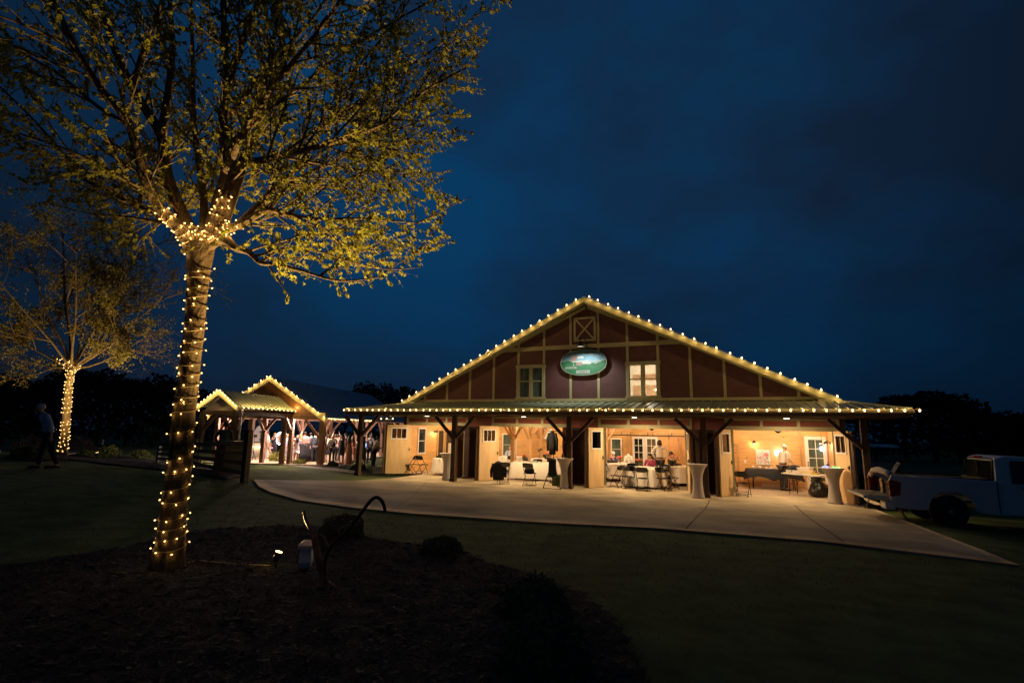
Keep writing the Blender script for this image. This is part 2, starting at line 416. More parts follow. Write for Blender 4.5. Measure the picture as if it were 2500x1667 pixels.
# bark chips and grass blades: nobody could count them
ch = MB(); rnd = random.Random(3)
bx0 = min(p[0] for p in BED); bx1 = max(p[0] for p in BED); by0 = min(p[1] for p in BED); by1 = max(p[1] for p in BED)
n = 0
while n < 9000:
    x = rnd.uniform(max(bx0, 4), bx1); y = rnd.uniform(-20.5, by1)
    if not inside((x, y), BED): 
        n += .2; continue
    n += 1; a = rnd.uniform(0, pi); l = rnd.uniform(.012, .04); wd = rnd.uniform(.006, .014); z = H(x, y)+.035+.03*noise.noise(V((x*6, y*6, 0)))
    u = V((cos(a), sin(a), rnd.uniform(-.4, .4)))*l; s = V((-sin(a), cos(a), rnd.uniform(-.5, .5)))*wd; c = V((x, y, z))
    ch.add([c-u-s, c+u-s, c+u+s, c-u+s], [(0,1,2,3)])
mat('chips', (.045,.041,.037), .9, var=.5, vs=40)
tag(ch.build('bark_chips', M['chips']), 'dark wood chips strewn over the mulch bed', 'mulch', kind='stuff')
gr = MB(); n = 0
while n < 9000:
    t = rnd.random()
    d = 3.0 + 14*t*t; lx = rnd.uniform(-.95, 1.05)*d
    p = CAM + V((FW.x, FW.y, 0)).normalized()*d + V((_R.x, _R.y, 0))*lx; x, y = p.x, p.y; n += 1
    if inside((x, y), BED) or y > lowY(x)-.06 or x > 20: continue
    if y > -5: continue
    a = rnd.uniform(0, 2*pi); h = rnd.uniform(.008, .022)*(1+d*.05); wd = .004*(1+d*.25); z = H(x, y)-.015
    b = V((x, y, z)); s = V((cos(a), sin(a), 0))*wd; tip = b + V((rnd.uniform(-.02, .02), rnd.uniform(-.02, .02), h))
    gr.add([b-s, b+s, tip], [(0,1,2)])
tag(gr.build('grass', leafmat('grassblade', (.12,.16,.05), .5)), 'short mown grass blades covering the dark lawn', 'grass', kind='stuff')

# ------------------------------------------------------------------ far woods
def leafquad(mb, c, s, rnd):
    a = V((rnd.gauss(0, 1), rnd.gauss(0, 1), rnd.gauss(0, 1))).normalized(); b = a.orthogonal().normalized(); d = a.cross(b)
    t = rnd.uniform(0, pi); u = (b*cos(t)+d*sin(t))*s; v = (d*cos(t)-b*sin(t))*s*rnd.uniform(.5, .9)
    mb.add([c-u, c-v*.8, c+u, c+v*.8], [(0,1,2,3)])
def woods(name, ctrs, label):
    mb = MB(); rnd = random.Random(len(label))
    for (x, y, d, rpx, hpx) in ctrs:
        # x,y = middle of the crown in the view, d = distance, crown radius in metres from the pixel sizes
        c = atD(x, y, d); r = rpx*d/FPX; hh = hpx*d/FPX
        zt = c.z+hh; zb = -.1
        mb.tube([(c.x, c.y, zb), (c.x, c.y, c.z)], [r*.06, r*.03], 6)
        n = int(1500)
        for k in range(n):
            q = V((rnd.gauss(0, 1), rnd.gauss(0, 1), rnd.gauss(0, 1))).normalized()*(rnd.random()**.25)
            lump = 1+.22*noise.noise(V((q.x*2.3+x, q.y*2.3, q.z*2.3)))
            p = V((c.x+q.x*r*lump, c.y+q.y*r*lump, c.z+q.z*(hh if q.z > 0 else (c.z-zb)*.95)*lump))
            leafquad(mb, p, r*rnd.uniform(.05, .13), rnd)
    return tag(mb.build(name, M['treefar']), label, 'woods', kind='stuff')
wl = []
for x, y, d, r, h in [(-260,960,52,90,60),(-150,960,50,90,60),(-60,975,50,80,55),(20,975,50,75,62),(100,985,52,70,55),(180,960,55,70,62),(255,955,52,60,50),(320,980,54,65,55),(385,975,50,60,62),(430,985,52,50,55),(500,1000,60,60,48),(570,1010,60,50,38),(-350,940,50,100,80)]: wl.append((x, y, d, r, h))
woods('woods', wl, 'dark mass of woods along the left horizon behind the string-lit trees')
woods('woods', [(890,975,75,38,42),(935,985,75,45,50),(985,990,72,45,45),(830,985,80,35,28),(1030,1000,72,45,40)], 'dark trees rising behind the pavilion roof left of the barn')
woods('woods', [(2130,1030,48,55,40),(2200,1010,50,60,48),(2270,1005,46,70,50),(2330,1010,46,70,45),(2380,1045,46,60,40),(2440,1050,50,60,45),(2500,1060,50,70,40),(2580,1040,50,80,50),(2680,1030,50,80,50)], 'dark mass of woods at the right edge behind the pickup')
# ================================================================== THE BARN
XL, XR, XM = -1.0, 17.05, 8.03
barn = empty('barn', (XM, 0, 0), 0, 'wide red barn with cream trim, lit gable and four open doorways', 'barn')
def bb(name, mb, m, parent=barn, label=None):
    if parent is barn: mb.xf(Matrix.Translation((-XM, 0, 0)))
    o = mb.build(name, m, parent)
    if label: o['label'] = label
    return o
JA = [-.98, 3.9, 8.78, 13.62]; JB = [2.12, 7.0, 11.9, 16.8]; HZ = 2.27; CZ = 2.70
# piers and wall over the openings
w = MB(); e = [XL] 
for a, b in zip(JA, JB): e += [a, b]
e += [XR]
for i in range(0, len(e), 2):
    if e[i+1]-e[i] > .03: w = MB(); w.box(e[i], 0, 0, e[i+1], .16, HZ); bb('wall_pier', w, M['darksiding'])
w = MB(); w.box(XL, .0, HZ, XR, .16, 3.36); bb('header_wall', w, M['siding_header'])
# gable wall
zb = 3.3; ap_z = 7.52
w = MB(); 
n = 15
w.prism([(XL+.15, zb), (XR-.15, zb), (XR-.15, 3.5), (XM, ap_z), (XL+.15, 3.5)], 0, .16)
# cut out the two windows: build the wall from strips instead
w = MB()
def topz(x): return ap_z - abs(x-XM)*(ap_z-3.45)/(XR-.15-XM)
cuts = [(4.86, 6.1, 3.56, 4.86), (9.75, 10.98, 3.56, 4.83)]
ed = sorted([XL+.15, XR-.15, XM] + [c[0] for c in cuts] + [c[1] for c in cuts])
for a, b in zip(ed, ed[1:]):
    c = [q for q in cuts if abs(q[0]-a) < 1e-6]
    if c:
        w.prism([(a, zb), (b, zb), (b, c[0][2]), (a, c[0][2])], 0, .16)
        w.prism([(a, c[0][3]), (b, c[0][3]), (b, topz(b)), (a, topz(a))], 0, .16)
    else: w.prism([(a, zb), (b, zb), (b, topz(b)), (a, topz(a))], 0, .16)
bb('gable_wall', w, M['siding'])
# battens over the gable
t = MB(); bw = .05
G = 1.22
for i in range(0, 14):
    x = G*i
    if i in (5,): continue
    zz0 = 3.49; zz1 = topz(x)-.03
    if i in (4,): zz0 = 5.03
    if i in (8, 9): zz0 = 4.97
    if zz1-zz0 < .05: continue
    for z0, z1 in ((zz0, min(zz1, 5.62)), (5.80, zz1)):
        if z1-z0 > .03: t.box(x-bw, -.025, z0, x+bw, -.001, z1)
t.box(5*G-bw, -.025, 5.03, 5*G+bw, -.001, 5.62); t.box(5*G-bw, -.025, 5.80, 5*G+bw, -.001, topz(5*G)-.03)
xa = XM - (ap_z-5.75)/.453; 
hw = (ap_z-5.72)/((ap_z-3.45)/(XR-.15-XM))
t.box(XM-hw+.12, -.035, 5.62, XM+hw-.12, -.001, 5.80)
t.box(XL+.2, -.03, 3.37, XR-.2, -.001, 3.49)
# frieze following the rake
k = (ap_z-3.45)/(XR-.15-XM)
for s in (-1, 1):
    a = (XM+s*.05, ap_z-.03); b = (XM+s*(XR-.2-XM), 3.55-.05)
    t.add([(a[0], -.04, a[1]), (b[0], -.04, b[1]), (b[0], -.04, b[1]-.14), (a[0], -.04, a[1]-.14),
           (a[0], -.001, a[1]), (b[0], -.001, b[1]), (b[0], -.001, b[1]-.14), (a[0], -.001, a[1]-.14)],
          [(0,1,2,3),(7,6,5,4),(0,4,5,1),(2,6,7,3),(0,3,7,4),(1,5,6,2)])
bb('trim', t, M['trim'])
# hay door with a cross
h = MB(); x0, x1, z0, z1 = 7.47, 8.44, 5.93, 6.98; b = .085
h.box(x0, -.05, z0, x1, -.001, z0+b); h.box(x0, -.05, z1-b, x1, -.001, z1); h.box(x0, -.05, z0+b, x0+b, -.001, z1-b); h.box(x1-b, -.05, z0+b, x1, -.001, z1-b)
h.beam((x0+b, -.028, z0+b), (x1-b, -.028, z1-b), .04, .07, V((0,0,1))); h.beam((x0+b, -.024, z1-b), (x1-b, -.024, z0+b), .04, .07)
bb('hay_door', h, M['trim'])
# header trims above each opening
t = MB()
for k_, (a, b) in enumerate(zip(JA, JB)):
    a2, b2 = a-.28, b+.28
    if k_ == 0: a2 = XL+.02
    if k_ == 3: b2 = XR-.02
    t.box(a2, -.04, HZ, b2, -.001, HZ+.15); t.box(a2, -.03, HZ+.35, b2, -.001, HZ+.44)
    for q in range(4):
        x = a2 + (b2-a2-.1)*q/3; t.box(x, -.035, HZ+.15, x+.1, -.001, HZ+.35)
bb('header_trim', t, M['trim'])
# door jamb trims on the piers
for a, b in zip(JA, JB):
    for q in (b, a-.11): t = MB(); t.box(q, -.02, 0, q+.11, -.001, HZ); bb('door_casing', t, M['trim'])

# upper windows (window > frame, pane)
def upper_window(x0, x1, z0, z1, pane):
    f = MB(); c = .13
    f.box(x0, -.05, z0, x0+c, .0, z1); f.box(x1-c, -.05, z0, x1, .0, z1); f.box(x0-.03, -.06, z1-c, x1+.03, .0, z1+.02); f.box(x0-.03, -.07, z0-.02, x1+.03, .0, z0+.07)
    xm = (x0+x1)/2; f.box(xm-.06, -.045, z0+.07, xm+.06, .0, z1-c)
    zm = (z0+z1)/2+.03
    for a, b in ((x0+c, xm-.06), (xm+.06, x1-c)):
        f.box(a, -.005, zm-.025, b, .035, zm+.025); f.box(a, 0, z0+.07, a+.03, .03, z1-c); f.box(b-.03, 0, z0+.07, b, .03, z1-c)
    o = bb('window', f, M['trim'])
    p = MB(); p.box(x0+c, .045, z0+.06, xm-.06, .05, z1-c+.01); p.box(xm+.06, .045, z0+.06, x1-c, .05, z1-c+.01); p.xf(Matrix.Translation((-XM, 0, 0)))
    p.build('pane', pane, o)
upper_window(4.8, 6.16, 3.5, 4.98, M['greenglass'])
upper_window(9.69, 11.04, 3.5, 4.95, M['glass'])
# the lit loft room behind the right window
r = MB(); 
r.add([(9.0,.17,3.4),(12.2,.17,3.4),(12.2,3.4,3.4),(9.0,3.4,3.4),(9.0,.17,5.3),(12.2,.17,5.3),(12.2,3.4,5.3),(9.0,3.4,5.3)], [(0,1,2,3),(7,6,5,4),(2,6,7,3),(0,3,7,4),(1,5,6,2)])
bb('loft_room', r, M['ceil_white'])
bl = MB(); mat('blindwood', (.45,.27,.13), .6)
for k_ in range(11): bl.box(9.35, 3.30, 3.62+k_*.062, 10.75, 3.33, 3.66+k_*.062)
for k_ in range(6): bl.box(9.35, 3.30, 4.52+k_*.05, 11.2, 3.33, 4.55+k_*.05)
bb('window_blind', bl, M['blindwood'])
pl = MB(); pl.lathe([(.02,.16),(.05,.12),(.17,.03),(.19,0),(.17,.01)], 16, (10.72, 1.6, 3.92)); pl.tube([(10.72,1.6,4.0),(10.72,1.6,5.28)], .008, 5)
o = pl.build('pendant_lamp', M['whitepaint']); tag(o, 'white pendant lamp glowing behind the right gable window', 'lamp')
b_ = MB(); b_.ball((10.72,1.6,3.945), .05); b_.build('bulb', M['disc'], o)
dl = MB(); dl.lathe([(.14,0),(.14,.03),(.02,.06)], 16, (10.25, 1.9, 5.2)); o = dl.build('ceiling_lamp', M['discwhite']); tag(o, 'round lamp on the loft ceiling seen in the right gable window', 'lamp')
lamp('loft_light', 'POINT', (10.7, 1.5, 3.85), 100, (1, .72, .5), .08); lamp('loft_light', 'POINT', (10.1, 1.9, 4.9), 80, (1, .74, .52), .1)

# main roof: two slopes with standing ribs; fascia boards on the rake
def slope(name, p, m, ribs=None, rib_dir=None, t=.1, parent=barn):
    s = MB(); s.slab(p, t)
    if ribs:
        A, B, Cc, D = [V(q) for q in p]     # A-B low edge, D-C high edge
        nn = (B-A).cross(D-A).normalized(); nn = nn if nn.z > 0 else -nn
        L_ = (B-A).length; n = int(L_/ribs)
        for i in range(n+1):
            u = i/n; a = A.lerp(B, u)+nn*.012; b = D.lerp(Cc, u)+nn*.012
            s.beam(a, b, .05, .035, nn)
    return bb(name, s, m, parent)
RY = 13.0
for s in (-1, 1):
    xe = XM+s*9.08; slope('roof', [(xe, -.42, 3.33), (xe, RY, 3.33), (XM, RY, 7.76), (XM, -.42, 7.76)], M['roofmetal'], .6)
f = MB()
for s in (-1, 1):
    a = V((XM, -.44, 7.72)); b = V((XM+s*9.08, -.44, 3.30)); dz = V((0, 0, -.19)); oy = V((0, -.03, 0))
    q = [a, b, b+dz*.9, a+dz*.9]
    f.add(q+[p-oy for p in q], [(0,1,2,3),(7,6,5,4),(0,4,5,1),(2,6,7,3),(0,3,7,4),(1,5,6,2)])
    # second board below, set back, and the boxed end return
    q = [p+V((0,.10,-.16)) for p in (a, b)]; q += [q[1]+dz*.42, q[0]+dz*.42]
    f.add(q+[p-oy for p in q], [(0,1,2,3),(7,6,5,4),(0,4,5,1),(2,6,7,3),(0,3,7,4),(1,5,6,2)])
    c = XM+s*8.72; f.box(c-.34, -.43, 3.10, c+.34, -.005, 3.36)
bb('rake_fascia', f, M['fascia'])
sf = MB()
for s in (-1, 1):
    a = V((XM, -.42, 7.60)); b = V((XM+s*9.0, -.42, 3.21)); c = V((0, .42, 0))
    sf.add([a, b, b+c, a+c], [(0,1,2,3)])
bb('rake_soffit', sf, M['trim'])

# porch roof: front skirt, hipped corners, side skirts
EY = -2.72; EZ = 2.93; EXL = -2.42; EXR = 18.46; zi = 3.34
p = MB(); TH = .06
p.slab([(EXL, EY, EZ), (EXR, EY, EZ), (16.9, 0, zi), (-.85, 0, zi)], TH)
p.slab([(EXR, EY, EZ), (EXR, RY, EZ), (16.9, RY, zi), (16.9, 0, zi)], TH)
p.slab([(EXL, RY, EZ), (EXL, EY, EZ), (-.85, 0, zi), (-.85, RY, zi)], TH)
x = EXL+.1
while x < EXR:
    a = V((x, EY, EZ+.02)); ytop = 0; 
    if x < -.85: ytop = EY*(1-(x-EXL)/(-.85-EXL))
    if x > 16.9: ytop = EY*(1-(EXR-x)/(EXR-16.9))
    b = V((x, ytop, EZ+.02+(zi-EZ)*(1-ytop/EY)))
    if (b-a).length > .08: p.beam(a, b, .035, .045)
    x += .305
for s, xe, xi in ((1, EXR, 16.9), (-1, EXL, -.85)):
    p.beam((xe, EY, EZ+.03), (xi, 0, zi+.03), .07, .04)
    y = EY+.3
    while y < RY:
        yb = y; a = V((xe, y, EZ+.02)); u = 1 if y > 0 else (y-EY)/(-EY)
        b = V((xe+(xi-xe)*u, y, EZ+.02+(zi-EZ)*u)); p.beam(a, b, .035, .045); y += .305
bb('porch_roof', p, M['roofmetal'])
g_ = MB(); g_.box(EXL, EY-.02, EZ-.20, EXR, EY+.03, EZ-.05)
g_.box(EXR-.03, EY+.04, EZ-.2, EXR+.02, RY, EZ-.05); g_.box(EXL-.02, EY+.04, EZ-.2, EXL+.03, RY, EZ-.05)
bb('eave_board', g_, M['soffit'])
# half-round gutter with hangers giving the scalloped look
gt = MB(); gt.tube([(EXL-.02, EY-.06, EZ-.07), (EXR+.05, EY-.06, EZ-.07)], .055, 10)
bb('gutter', gt, M['gutter'])
so = MB(); so.box(EXL+.05, EY+.05, CZ, EXR-.05, -.002, CZ+.03); so.box(XR+.02, 0, CZ, EXR-.05, RY, CZ+.03); so.box(EXL+.05, 0, CZ, XL-.02, RY, CZ+.03)
bb('porch_ceiling', so, M['soffit'])
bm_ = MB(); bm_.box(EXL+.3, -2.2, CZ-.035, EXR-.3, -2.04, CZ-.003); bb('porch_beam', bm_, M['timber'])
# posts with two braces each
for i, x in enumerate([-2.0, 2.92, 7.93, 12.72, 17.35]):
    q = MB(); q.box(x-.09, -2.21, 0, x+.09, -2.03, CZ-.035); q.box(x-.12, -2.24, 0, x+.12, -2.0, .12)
    o = bb('post', q, M['timber'])
    for s in (-1, 1):
        if i == 4 and s > 0: continue
        br = MB(); br.beam((x+s*.08-XM, -2.12, 1.78), (x+s*.93-XM, -2.12, CZ-.06), .11, .13, V((0,1,0))); br.build('brace', M['timber'], o)
# side walls, back wall, floor and ceilings
sw = MB(); sw.box(XL-.16, .002, 0, XL, RY, 3.3); sw.box(XR, .002, 0, XR+.16, RY, 3.3); sw.box(XL, RY, 0, XR, RY+.16, 3.3)
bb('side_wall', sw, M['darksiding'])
fl = MB(); fl.box(XL, -.01, -.15, XR, RY, .004); bb('floor', fl, M['slab'])
cl = MB(); cl.box(XL, .165, 3.0, XR, 5.6, 3.05); bb('room_ceiling', cl, M['ceil_white'])
BY = 5.5; CY = 3.0
iw = MB(); iw.box(.0+XL+.03, BY, 0, 12.5, BY+.1, 3.0); iw.box(12.6, CY, 0, XR-.03, CY+.1, 3.0)
bb('inner_back_wall', iw, M['pineX'])
for a_, b_, c_ in ((XL, XL+.03, BY), (12.5, 12.6, BY+.1), (XR-.03, XR, CY)): iw = MB(); iw.box(a_, .17, 0, b_, c_, 3.0); bb('inner_side_wall', iw, M['pineY'])
iw = MB(); iw.box(XL+.03, .162, HZ, 12.5, .185, 3.0); iw.box(12.6, .162, HZ, XR-.03, .185, 3.0); bb('inner_front_wall', iw, M['pineX'])
for q in ((8.52, BY-.06, 0, 8.72, BY-.001, 1.94), (16.02, CY-.03, 0, 16.1, CY-.001, 3.0), (13.68, CY-.03, 0, 13.76, CY-.001, 1.72), (12.7, CY-.03, 1.64, 13.68, CY-.001, 1.72)): ib = MB(); ib.box(*q); bb('inner_trim', ib, M['timber_in'])

# inner timber posts with knee braces
for x, y in [(4.02, 1.5), (4.02, 3.5), (4.02, 5.2), (8.05, 3.2)]:
    q = MB(); q.box(x-.09-XM, y-.09, 0, x+.09-XM, y+.09, 3.0); o = q.build('inner_post', M['timber_in'], barn)
    for dx, dy in ((1,0),(-1,0),(0,1),(0,-1)):
        if y > 5 and dy > 0: continue
        b = MB(); b.beam((x+dx*.08-XM, y+dy*.08, 1.72), (x+dx*.62-XM, y+dy*.62, 2.62), .09, .12, V((dy, dx, 0))); b.build('brace', M['timber_in'], o)

# inner windows and doors
def iwin(name, axis, a0, a1, z0, z1, pos, cols_, rows_, sgn=-1, pane=None, fr=.06, mt=None, ajar=0):
    """framed sash on an inner wall; axis 'x' (wall y=pos) or 'y' (wall x=pos)"""
    f = MB(); p = MB(); T = .05
    def bx(mb, u0, w0, u1, w1, d0, d1):
        if axis == 'x': mb.box(u0-XM, pos+min(sgn*d0, sgn*d1), w0, u1-XM, pos+max(sgn*d0, sgn*d1), w1)
        else: mb.box(pos-XM+min(sgn*d0, sgn*d1), u0, w0, pos-XM+max(sgn*d0, sgn*d1), u1, w1)
    bx(f, a0, z0, a0+fr, z1, .002, T); bx(f, a1-fr, z0, a1, z1, .002, T); bx(f, a0+fr, z1-fr, a1-fr, z1, .002, T); bx(f, a0+fr, z0, a1-fr, z0+fr, .002, T)
    for i in range(1, cols_): u = a0+fr+(a1-a0-2*fr)*i/cols_; bx(f, u-.012, z0+fr, u+.012, z1-fr, .006, T-.008)
    for i in range(1, rows_): z = z0+fr+(z1-z0-2*fr)*i/rows_; bx(f, a0+fr, z-.012, a1-fr, z+.012, .006, T-.005)
    bx(p, a0+fr, z0+fr, a1-fr, z1-fr, .001, .014)
    o = f.build(name, mt or M['whitepaint'], barn); p.build('pane', pane or M['darkglass'], o); return o
iwin('window', 'x', 1.62, 2.5, .68, 1.92, BY, 1, 2, pane=M['greenglass'])
iwin('window', 'x', 7.02, 7.62, .7, 1.8, BY, 1, 2, pane=M['greenglass']); iwin('window', 'x', 7.74, 8.3, .7, 1.8, BY, 1, 2, pane=M['greenglass'])
iwin('french_door', 'x', 8.84, 9.44, .02, 1.90, BY, 2, 5, fr=.1); iwin('french_door', 'x', 9.46, 10.08, .02, 1.90, BY, 2, 5, fr=.1, pane=M['bronze'])
iwin('french_door', 'x', 16.2, 16.96, .02, 2.08, CY, 2, 5, fr=.13, pane=M['greenglass'])
iwin('window', 'y', .95, 1.65, .86, 2.16, XL+.03, 1, 2, sgn=1); iwin('glazed_door', 'y', 2.75, 3.5, .02, 2.14, XL+.03, 1, 1, sgn=1, fr=.12, mt=M['timber_in'])
iwin('glazed_door', 'y', 3.55, 4.35, .02, 2.14, XL+.03, 1, 1, sgn=1, fr=.1, mt=M['timber_in'])
# sliding barn door on its track
sd = MB(); sd.box(10.55-XM, BY-.07, .03, 11.9-XM, BY-.02, 1.88); o = sd.build('sliding_door', M['pine_soft'], barn); o['label'] = 'pale plank sliding door hanging from a black track'
tr = MB(); tr.box(6.9-XM, BY-.085, 1.955, 11.9-XM, BY-.075, 1.99)
for x in (8.3, 8.75, 9.6, 9.85, 10.75): tr.beam((x-XM, BY-.05, 1.97), (x+.02-XM, BY-.05, 2.12), .02, .03)
for x in (10.62, 11.6): tr.beam((x-XM, BY-.09, 1.78), (x-XM, BY-.09, 2.05), .015, .05, V((0,1,0))); tr.lathe([(.05,-.01),(.05,.01)], 12, (0,0,0)) if False else None
tr.build('door_track', M['black'], barn)
for z in (.95, 1.06): hn = MB(); hn.ball((16.28-XM, CY-.085, z), .03); hn.build('door_knob', M['bronze'], barn)

# open folding doors: leaf > frame, pane, handle
def leaf(A, B, name='door', label=None, win=(.2,.8,1.68,2.1), cols_=3, m='ply', z1=2.28, th=.05, fr='whitepaint'):
    A = V((A[0]-XM, A[1], 0)); B = V((B[0]-XM, B[1], 0)); L_ = (B-A).length; a = atan2(B.y-A.y, B.x-A.x)
    MT = Matrix.Translation(A) @ Matrix.Rotation(a, 4, 'Z')
    d = MB(); z0 = .03
    if win:
        u0, u1, w0, w1 = win[0]*L_, win[1]*L_, win[2], win[3]
        d.box(0, 0, z0, L_, th, w0); d.box(0, 0, w1, L_, th, z1); d.box(0, 0, w0, u0, th, w1); d.box(u1, 0, w0, L_, th, w1)
    else: d.box(0, 0, z0, L_, th, z1)
    o = d.xf(MT).build(name, M[m], barn)
    if label: o['label'] = label
    if win:
        f = MB(); c = .055
        f.box(u0-c, -.02, w0-c, u1+c, -.002, w0); f.box(u0-c, -.02, w1, u1+c, -.002, w1+c); f.box(u0-c, -.02, w0, u0, -.002, w1); f.box(u1, -.02, w0, u1+c, -.002, w1)
        for i in range(1, cols_): u = u0+(u1-u0)*i/cols_; f.box(u-.01, -.012, w0, u+.01, .02, w1)
        f.xf(MT).build('window_frame', M[fr], o)
        p = MB(); p.box(u0, .022, w0, u1, .03, w1); p.xf(MT).build('pane', M['glass_amber'], o)
        e_ = MB(); e_.box(L_*.93-.02, -.03, 1.08, L_*.93+.02, -.001, 1.2); e_.ball((L_*.93, -.05, 1.14), .02); e_.xf(MT).build('handle', M['bronze'], o)
    return o
LV = [((-1.3,-1.08), (-.51,-.26)), ((3.79,-1.5), (4.25,-.57)), ((8.54,-1.62), (8.93,-.89)), ((13.19,-1.78), (13.55,-.94))]
lb = ['plywood door leaf swung open at the left doorway', 'plywood door leaf swung open at the second doorway', 'plywood door leaf swung open at the third doorway', 'plywood door leaf with white framed window at the right doorway']
for i, (A, B) in enumerate(LV):
    leaf(A, B, 'door', lb[i], cols_=3 if i < 2 else 1, win=(.2,.78,1.66,2.1) if i < 2 else (.22,.8,1.5,2.12))
    leaf((A[0]-.13, A[1]-.03), (JA[i]-.1, -.06), 'door', None, None, m='dooredge', z1=2.27)
leaf((11.98,-.30), (12.13,-1.22), 'door', 'plywood door leaf seen edge-on at the third doorway', (.3,.75,1.5,2.1), 1)
leaf((12.22,-.12), (12.24,-1.2), 'door', None, None, m='dooredge', z1=2.27)
leaf((16.72,-.80), (17.0,-1.62), 'door', 'plywood door leaf swung open at the right end of the barn', (.16,.78,1.6,2.12), 2)
leaf((17.1,-.1), (17.12,-1.6), 'door', None, None, m='dooredge', z1=2.27)
leaf((2.25,-.2), (2.42,-1.0), 'door', None, (.25,.75,1.6,2.1), 1, m='dooredge', fr='trim'); leaf((7.1,-.15), (7.28,-1.0), 'door', None, (.25,.75,1.6,2.1), 1, m='dooredge', fr='trim')

# recessed porch lights
for i, (x, wd) in enumerate([(1.0, 'leftmost doorway'), (5.7, 'second doorway'), (10.23, 'third doorway'), (15.33, 'right doorway')]):
    r = MB(); r.lathe([(.13,0),(.13,.012),(.10,.012)], 20, (0,0,0)); o = r.build('recessed_light', M['whitepaint'], loc=(x, -1.3, CZ-.014)); tag(o, 'round recessed light in the porch ceiling before the '+wd, 'light', 'recessed porch lights')
    d = MB(); d.lathe([(.095,-.012),(.095,-.006)], 20); d.build('lens', M['disc'], o)
    lamp('porch_light', 'AREA', (x, -1.3, CZ-.03), 100 if i < 3 else 75, (1, .70, .37), .18)
# interior light fittings
for i, (x, y) in enumerate([(.9, 2.6), (3.4, 1.7), (5.9, 3.6), (8.3, 1.7), (10.4, 3.4), (14.2, 1.2), (15.9, 1.6)]):
    r = MB(); r.lathe([(.02,.12),(.10,.1),(.16,.03),(.16,0)], 16); o = r.build('ceiling_light', M['whitepaint'], loc=(x, y, 2.87)); tag(o, 'round ceiling light inside the barn above the tables', 'light', 'ceiling lights inside the barn')
    d = MB(); d.lathe([(.14,-.004),(.14,-.001)], 16); d.build('lens', M['disc'], o)
    lamp('room_light', 'POINT', (x, y, 2.62), [150,135,150,125,140,95,85][i], (1, .75, .46), .16)

# ---- gooseneck lamp over the sign
LP = atY(1417, 842, -1.05); lx, lz = LP.x, LP.z
gl = MB(); gl.tube([(lx,-.02,lz+.0),(lx,-.2,lz+.28),(lx,-.6,lz+.38),(lx,-.95,lz+.33),(lx,-1.05,lz+.18),(lx,-1.05,lz+.1)], .016, 8); gl.ball((lx+.16,-.05,lz-.05), .055)
o = tag(gl.build('sign_lamp', M['blackmetal']), 'black gooseneck barn lamp shining down on the oval sign', 'lamp')
s = MB(); s.lathe([(.03,.17),(.05,.14),(.155,-.04),(.16,-.06),(.15,-.05),(.045,.12)], 20, (lx,-1.05,lz), capt=False, capb=False); s.build('lamp_shade', M['blackmetal'], o)
l = lamp('sign_light', 'SPOT', (lx, -1.05, lz), 180, (.95, 1, .9), .03, spot=radians(128), blend=.75); aim(l, (7.95, -.1, 4.3))
# ---- the oval painted sign
SX, SZ, RX, RZ = 7.93, 5.0, 1.0, .54
def oval(t): return (SX+RX*(abs(cos(t))**.86)*(1 if cos(t) > 0 else -1), SZ+RZ*(abs(sin(t))**.9)*(1 if sin(t) > 0 else -1))
board = MB(); board.prism([oval(2*pi*i/48) for i in range(48)], -.16, -.12)
mt = bpy.data.materials.new('signpaint'); mt.use_nodes = True; nt = mt.node_tree; N = nt.nodes; L = nt.links
tc = N.new('ShaderNodeTexCoord'); sp = N.new('ShaderNodeSeparateXYZ'); L.new(tc.outputs['Object'], sp.inputs[0])
nz = N.new('ShaderNodeTexNoise'); nz.inputs['Scale'].default_value = 3.5; L.new(tc.outputs['Object'], nz.inputs['Vector'])
a1 = N.new('ShaderNodeMath'); a1.operation = 'MULTIPLY_ADD'; a1.inputs[1].default_value = .35; L.new(nz.outputs['Fac'], a1.inputs[0]); L.new(sp.outputs['Z'], a1.inputs[2])
mr = N.new('ShaderNodeMapRange'); mr.inputs[1].default_value = SZ-.4; mr.inputs[2].default_value = SZ+.75; L.new(a1.outputs[0], mr.inputs[0])
cr = N.new('ShaderNodeValToRGB'); cr.color_ramp.interpolation = 'LINEAR'; e = cr.color_ramp.elements
e[0].position = 0; e[0].color = (.10,.42,.20,1); e[1].position = 1; e[1].color = (.14,.36,.42,1)
for p_, c_ in [(.40, (.07,.36,.15,1)), (.50, (.03,.18,.06,1)), (.52, (.42,.58,.5,1)), (.6, (.34,.56,.62,1)), (.66, (.12,.42,.62,1)), (.78, (.15,.42,.6,1)), (.85, (.16,.4,.42,1))]:
    q = e.new(p_); q.color = c_
L.new(mr.outputs[0], cr.inputs[0]); hs = N.new('ShaderNodeHueSaturation'); hs.inputs['Value'].default_value = .34; L.new(cr.outputs[0], hs.inputs['Color']); L.new(hs.outputs[0], N['Principled BSDF'].inputs['Base Color']); N['Principled BSDF'].inputs['Roughness'].default_value = .5
sign = board.build('farm_sign', mt); tag(sign, 'oval painted wooden farm sign lit on the barn gable', 'sign')
rim = MB(); rp = [V((*oval(2*pi*i/48), 0)) for i in range(49)]; rim.tube([(p.x, -.16, p.y) for p in rp], .014, 6, caps=False); mat('signcream', (.28,.31,.25), .6); rim.build('rim', M['signcream'], sign)
pic = MB()   # little painted barn on the board
mat('signpink', (.2,.12,.115), .6); mat('signwhite', (.28,.29,.27), .6)
pic.m = 0; pic.prism([(SX-.55,SZ+.07),(SX-.3,SZ+.07),(SX-.3,SZ+.27),(SX-.42,SZ+.33),(SX-.55,SZ+.27)], -.168, -.1605)
pic.prism([(SX-.32,SZ-.13),(SX-.05,SZ-.13),(SX-.05,SZ+.02),(SX-.32,SZ+.02)], -.1685, -.1605)
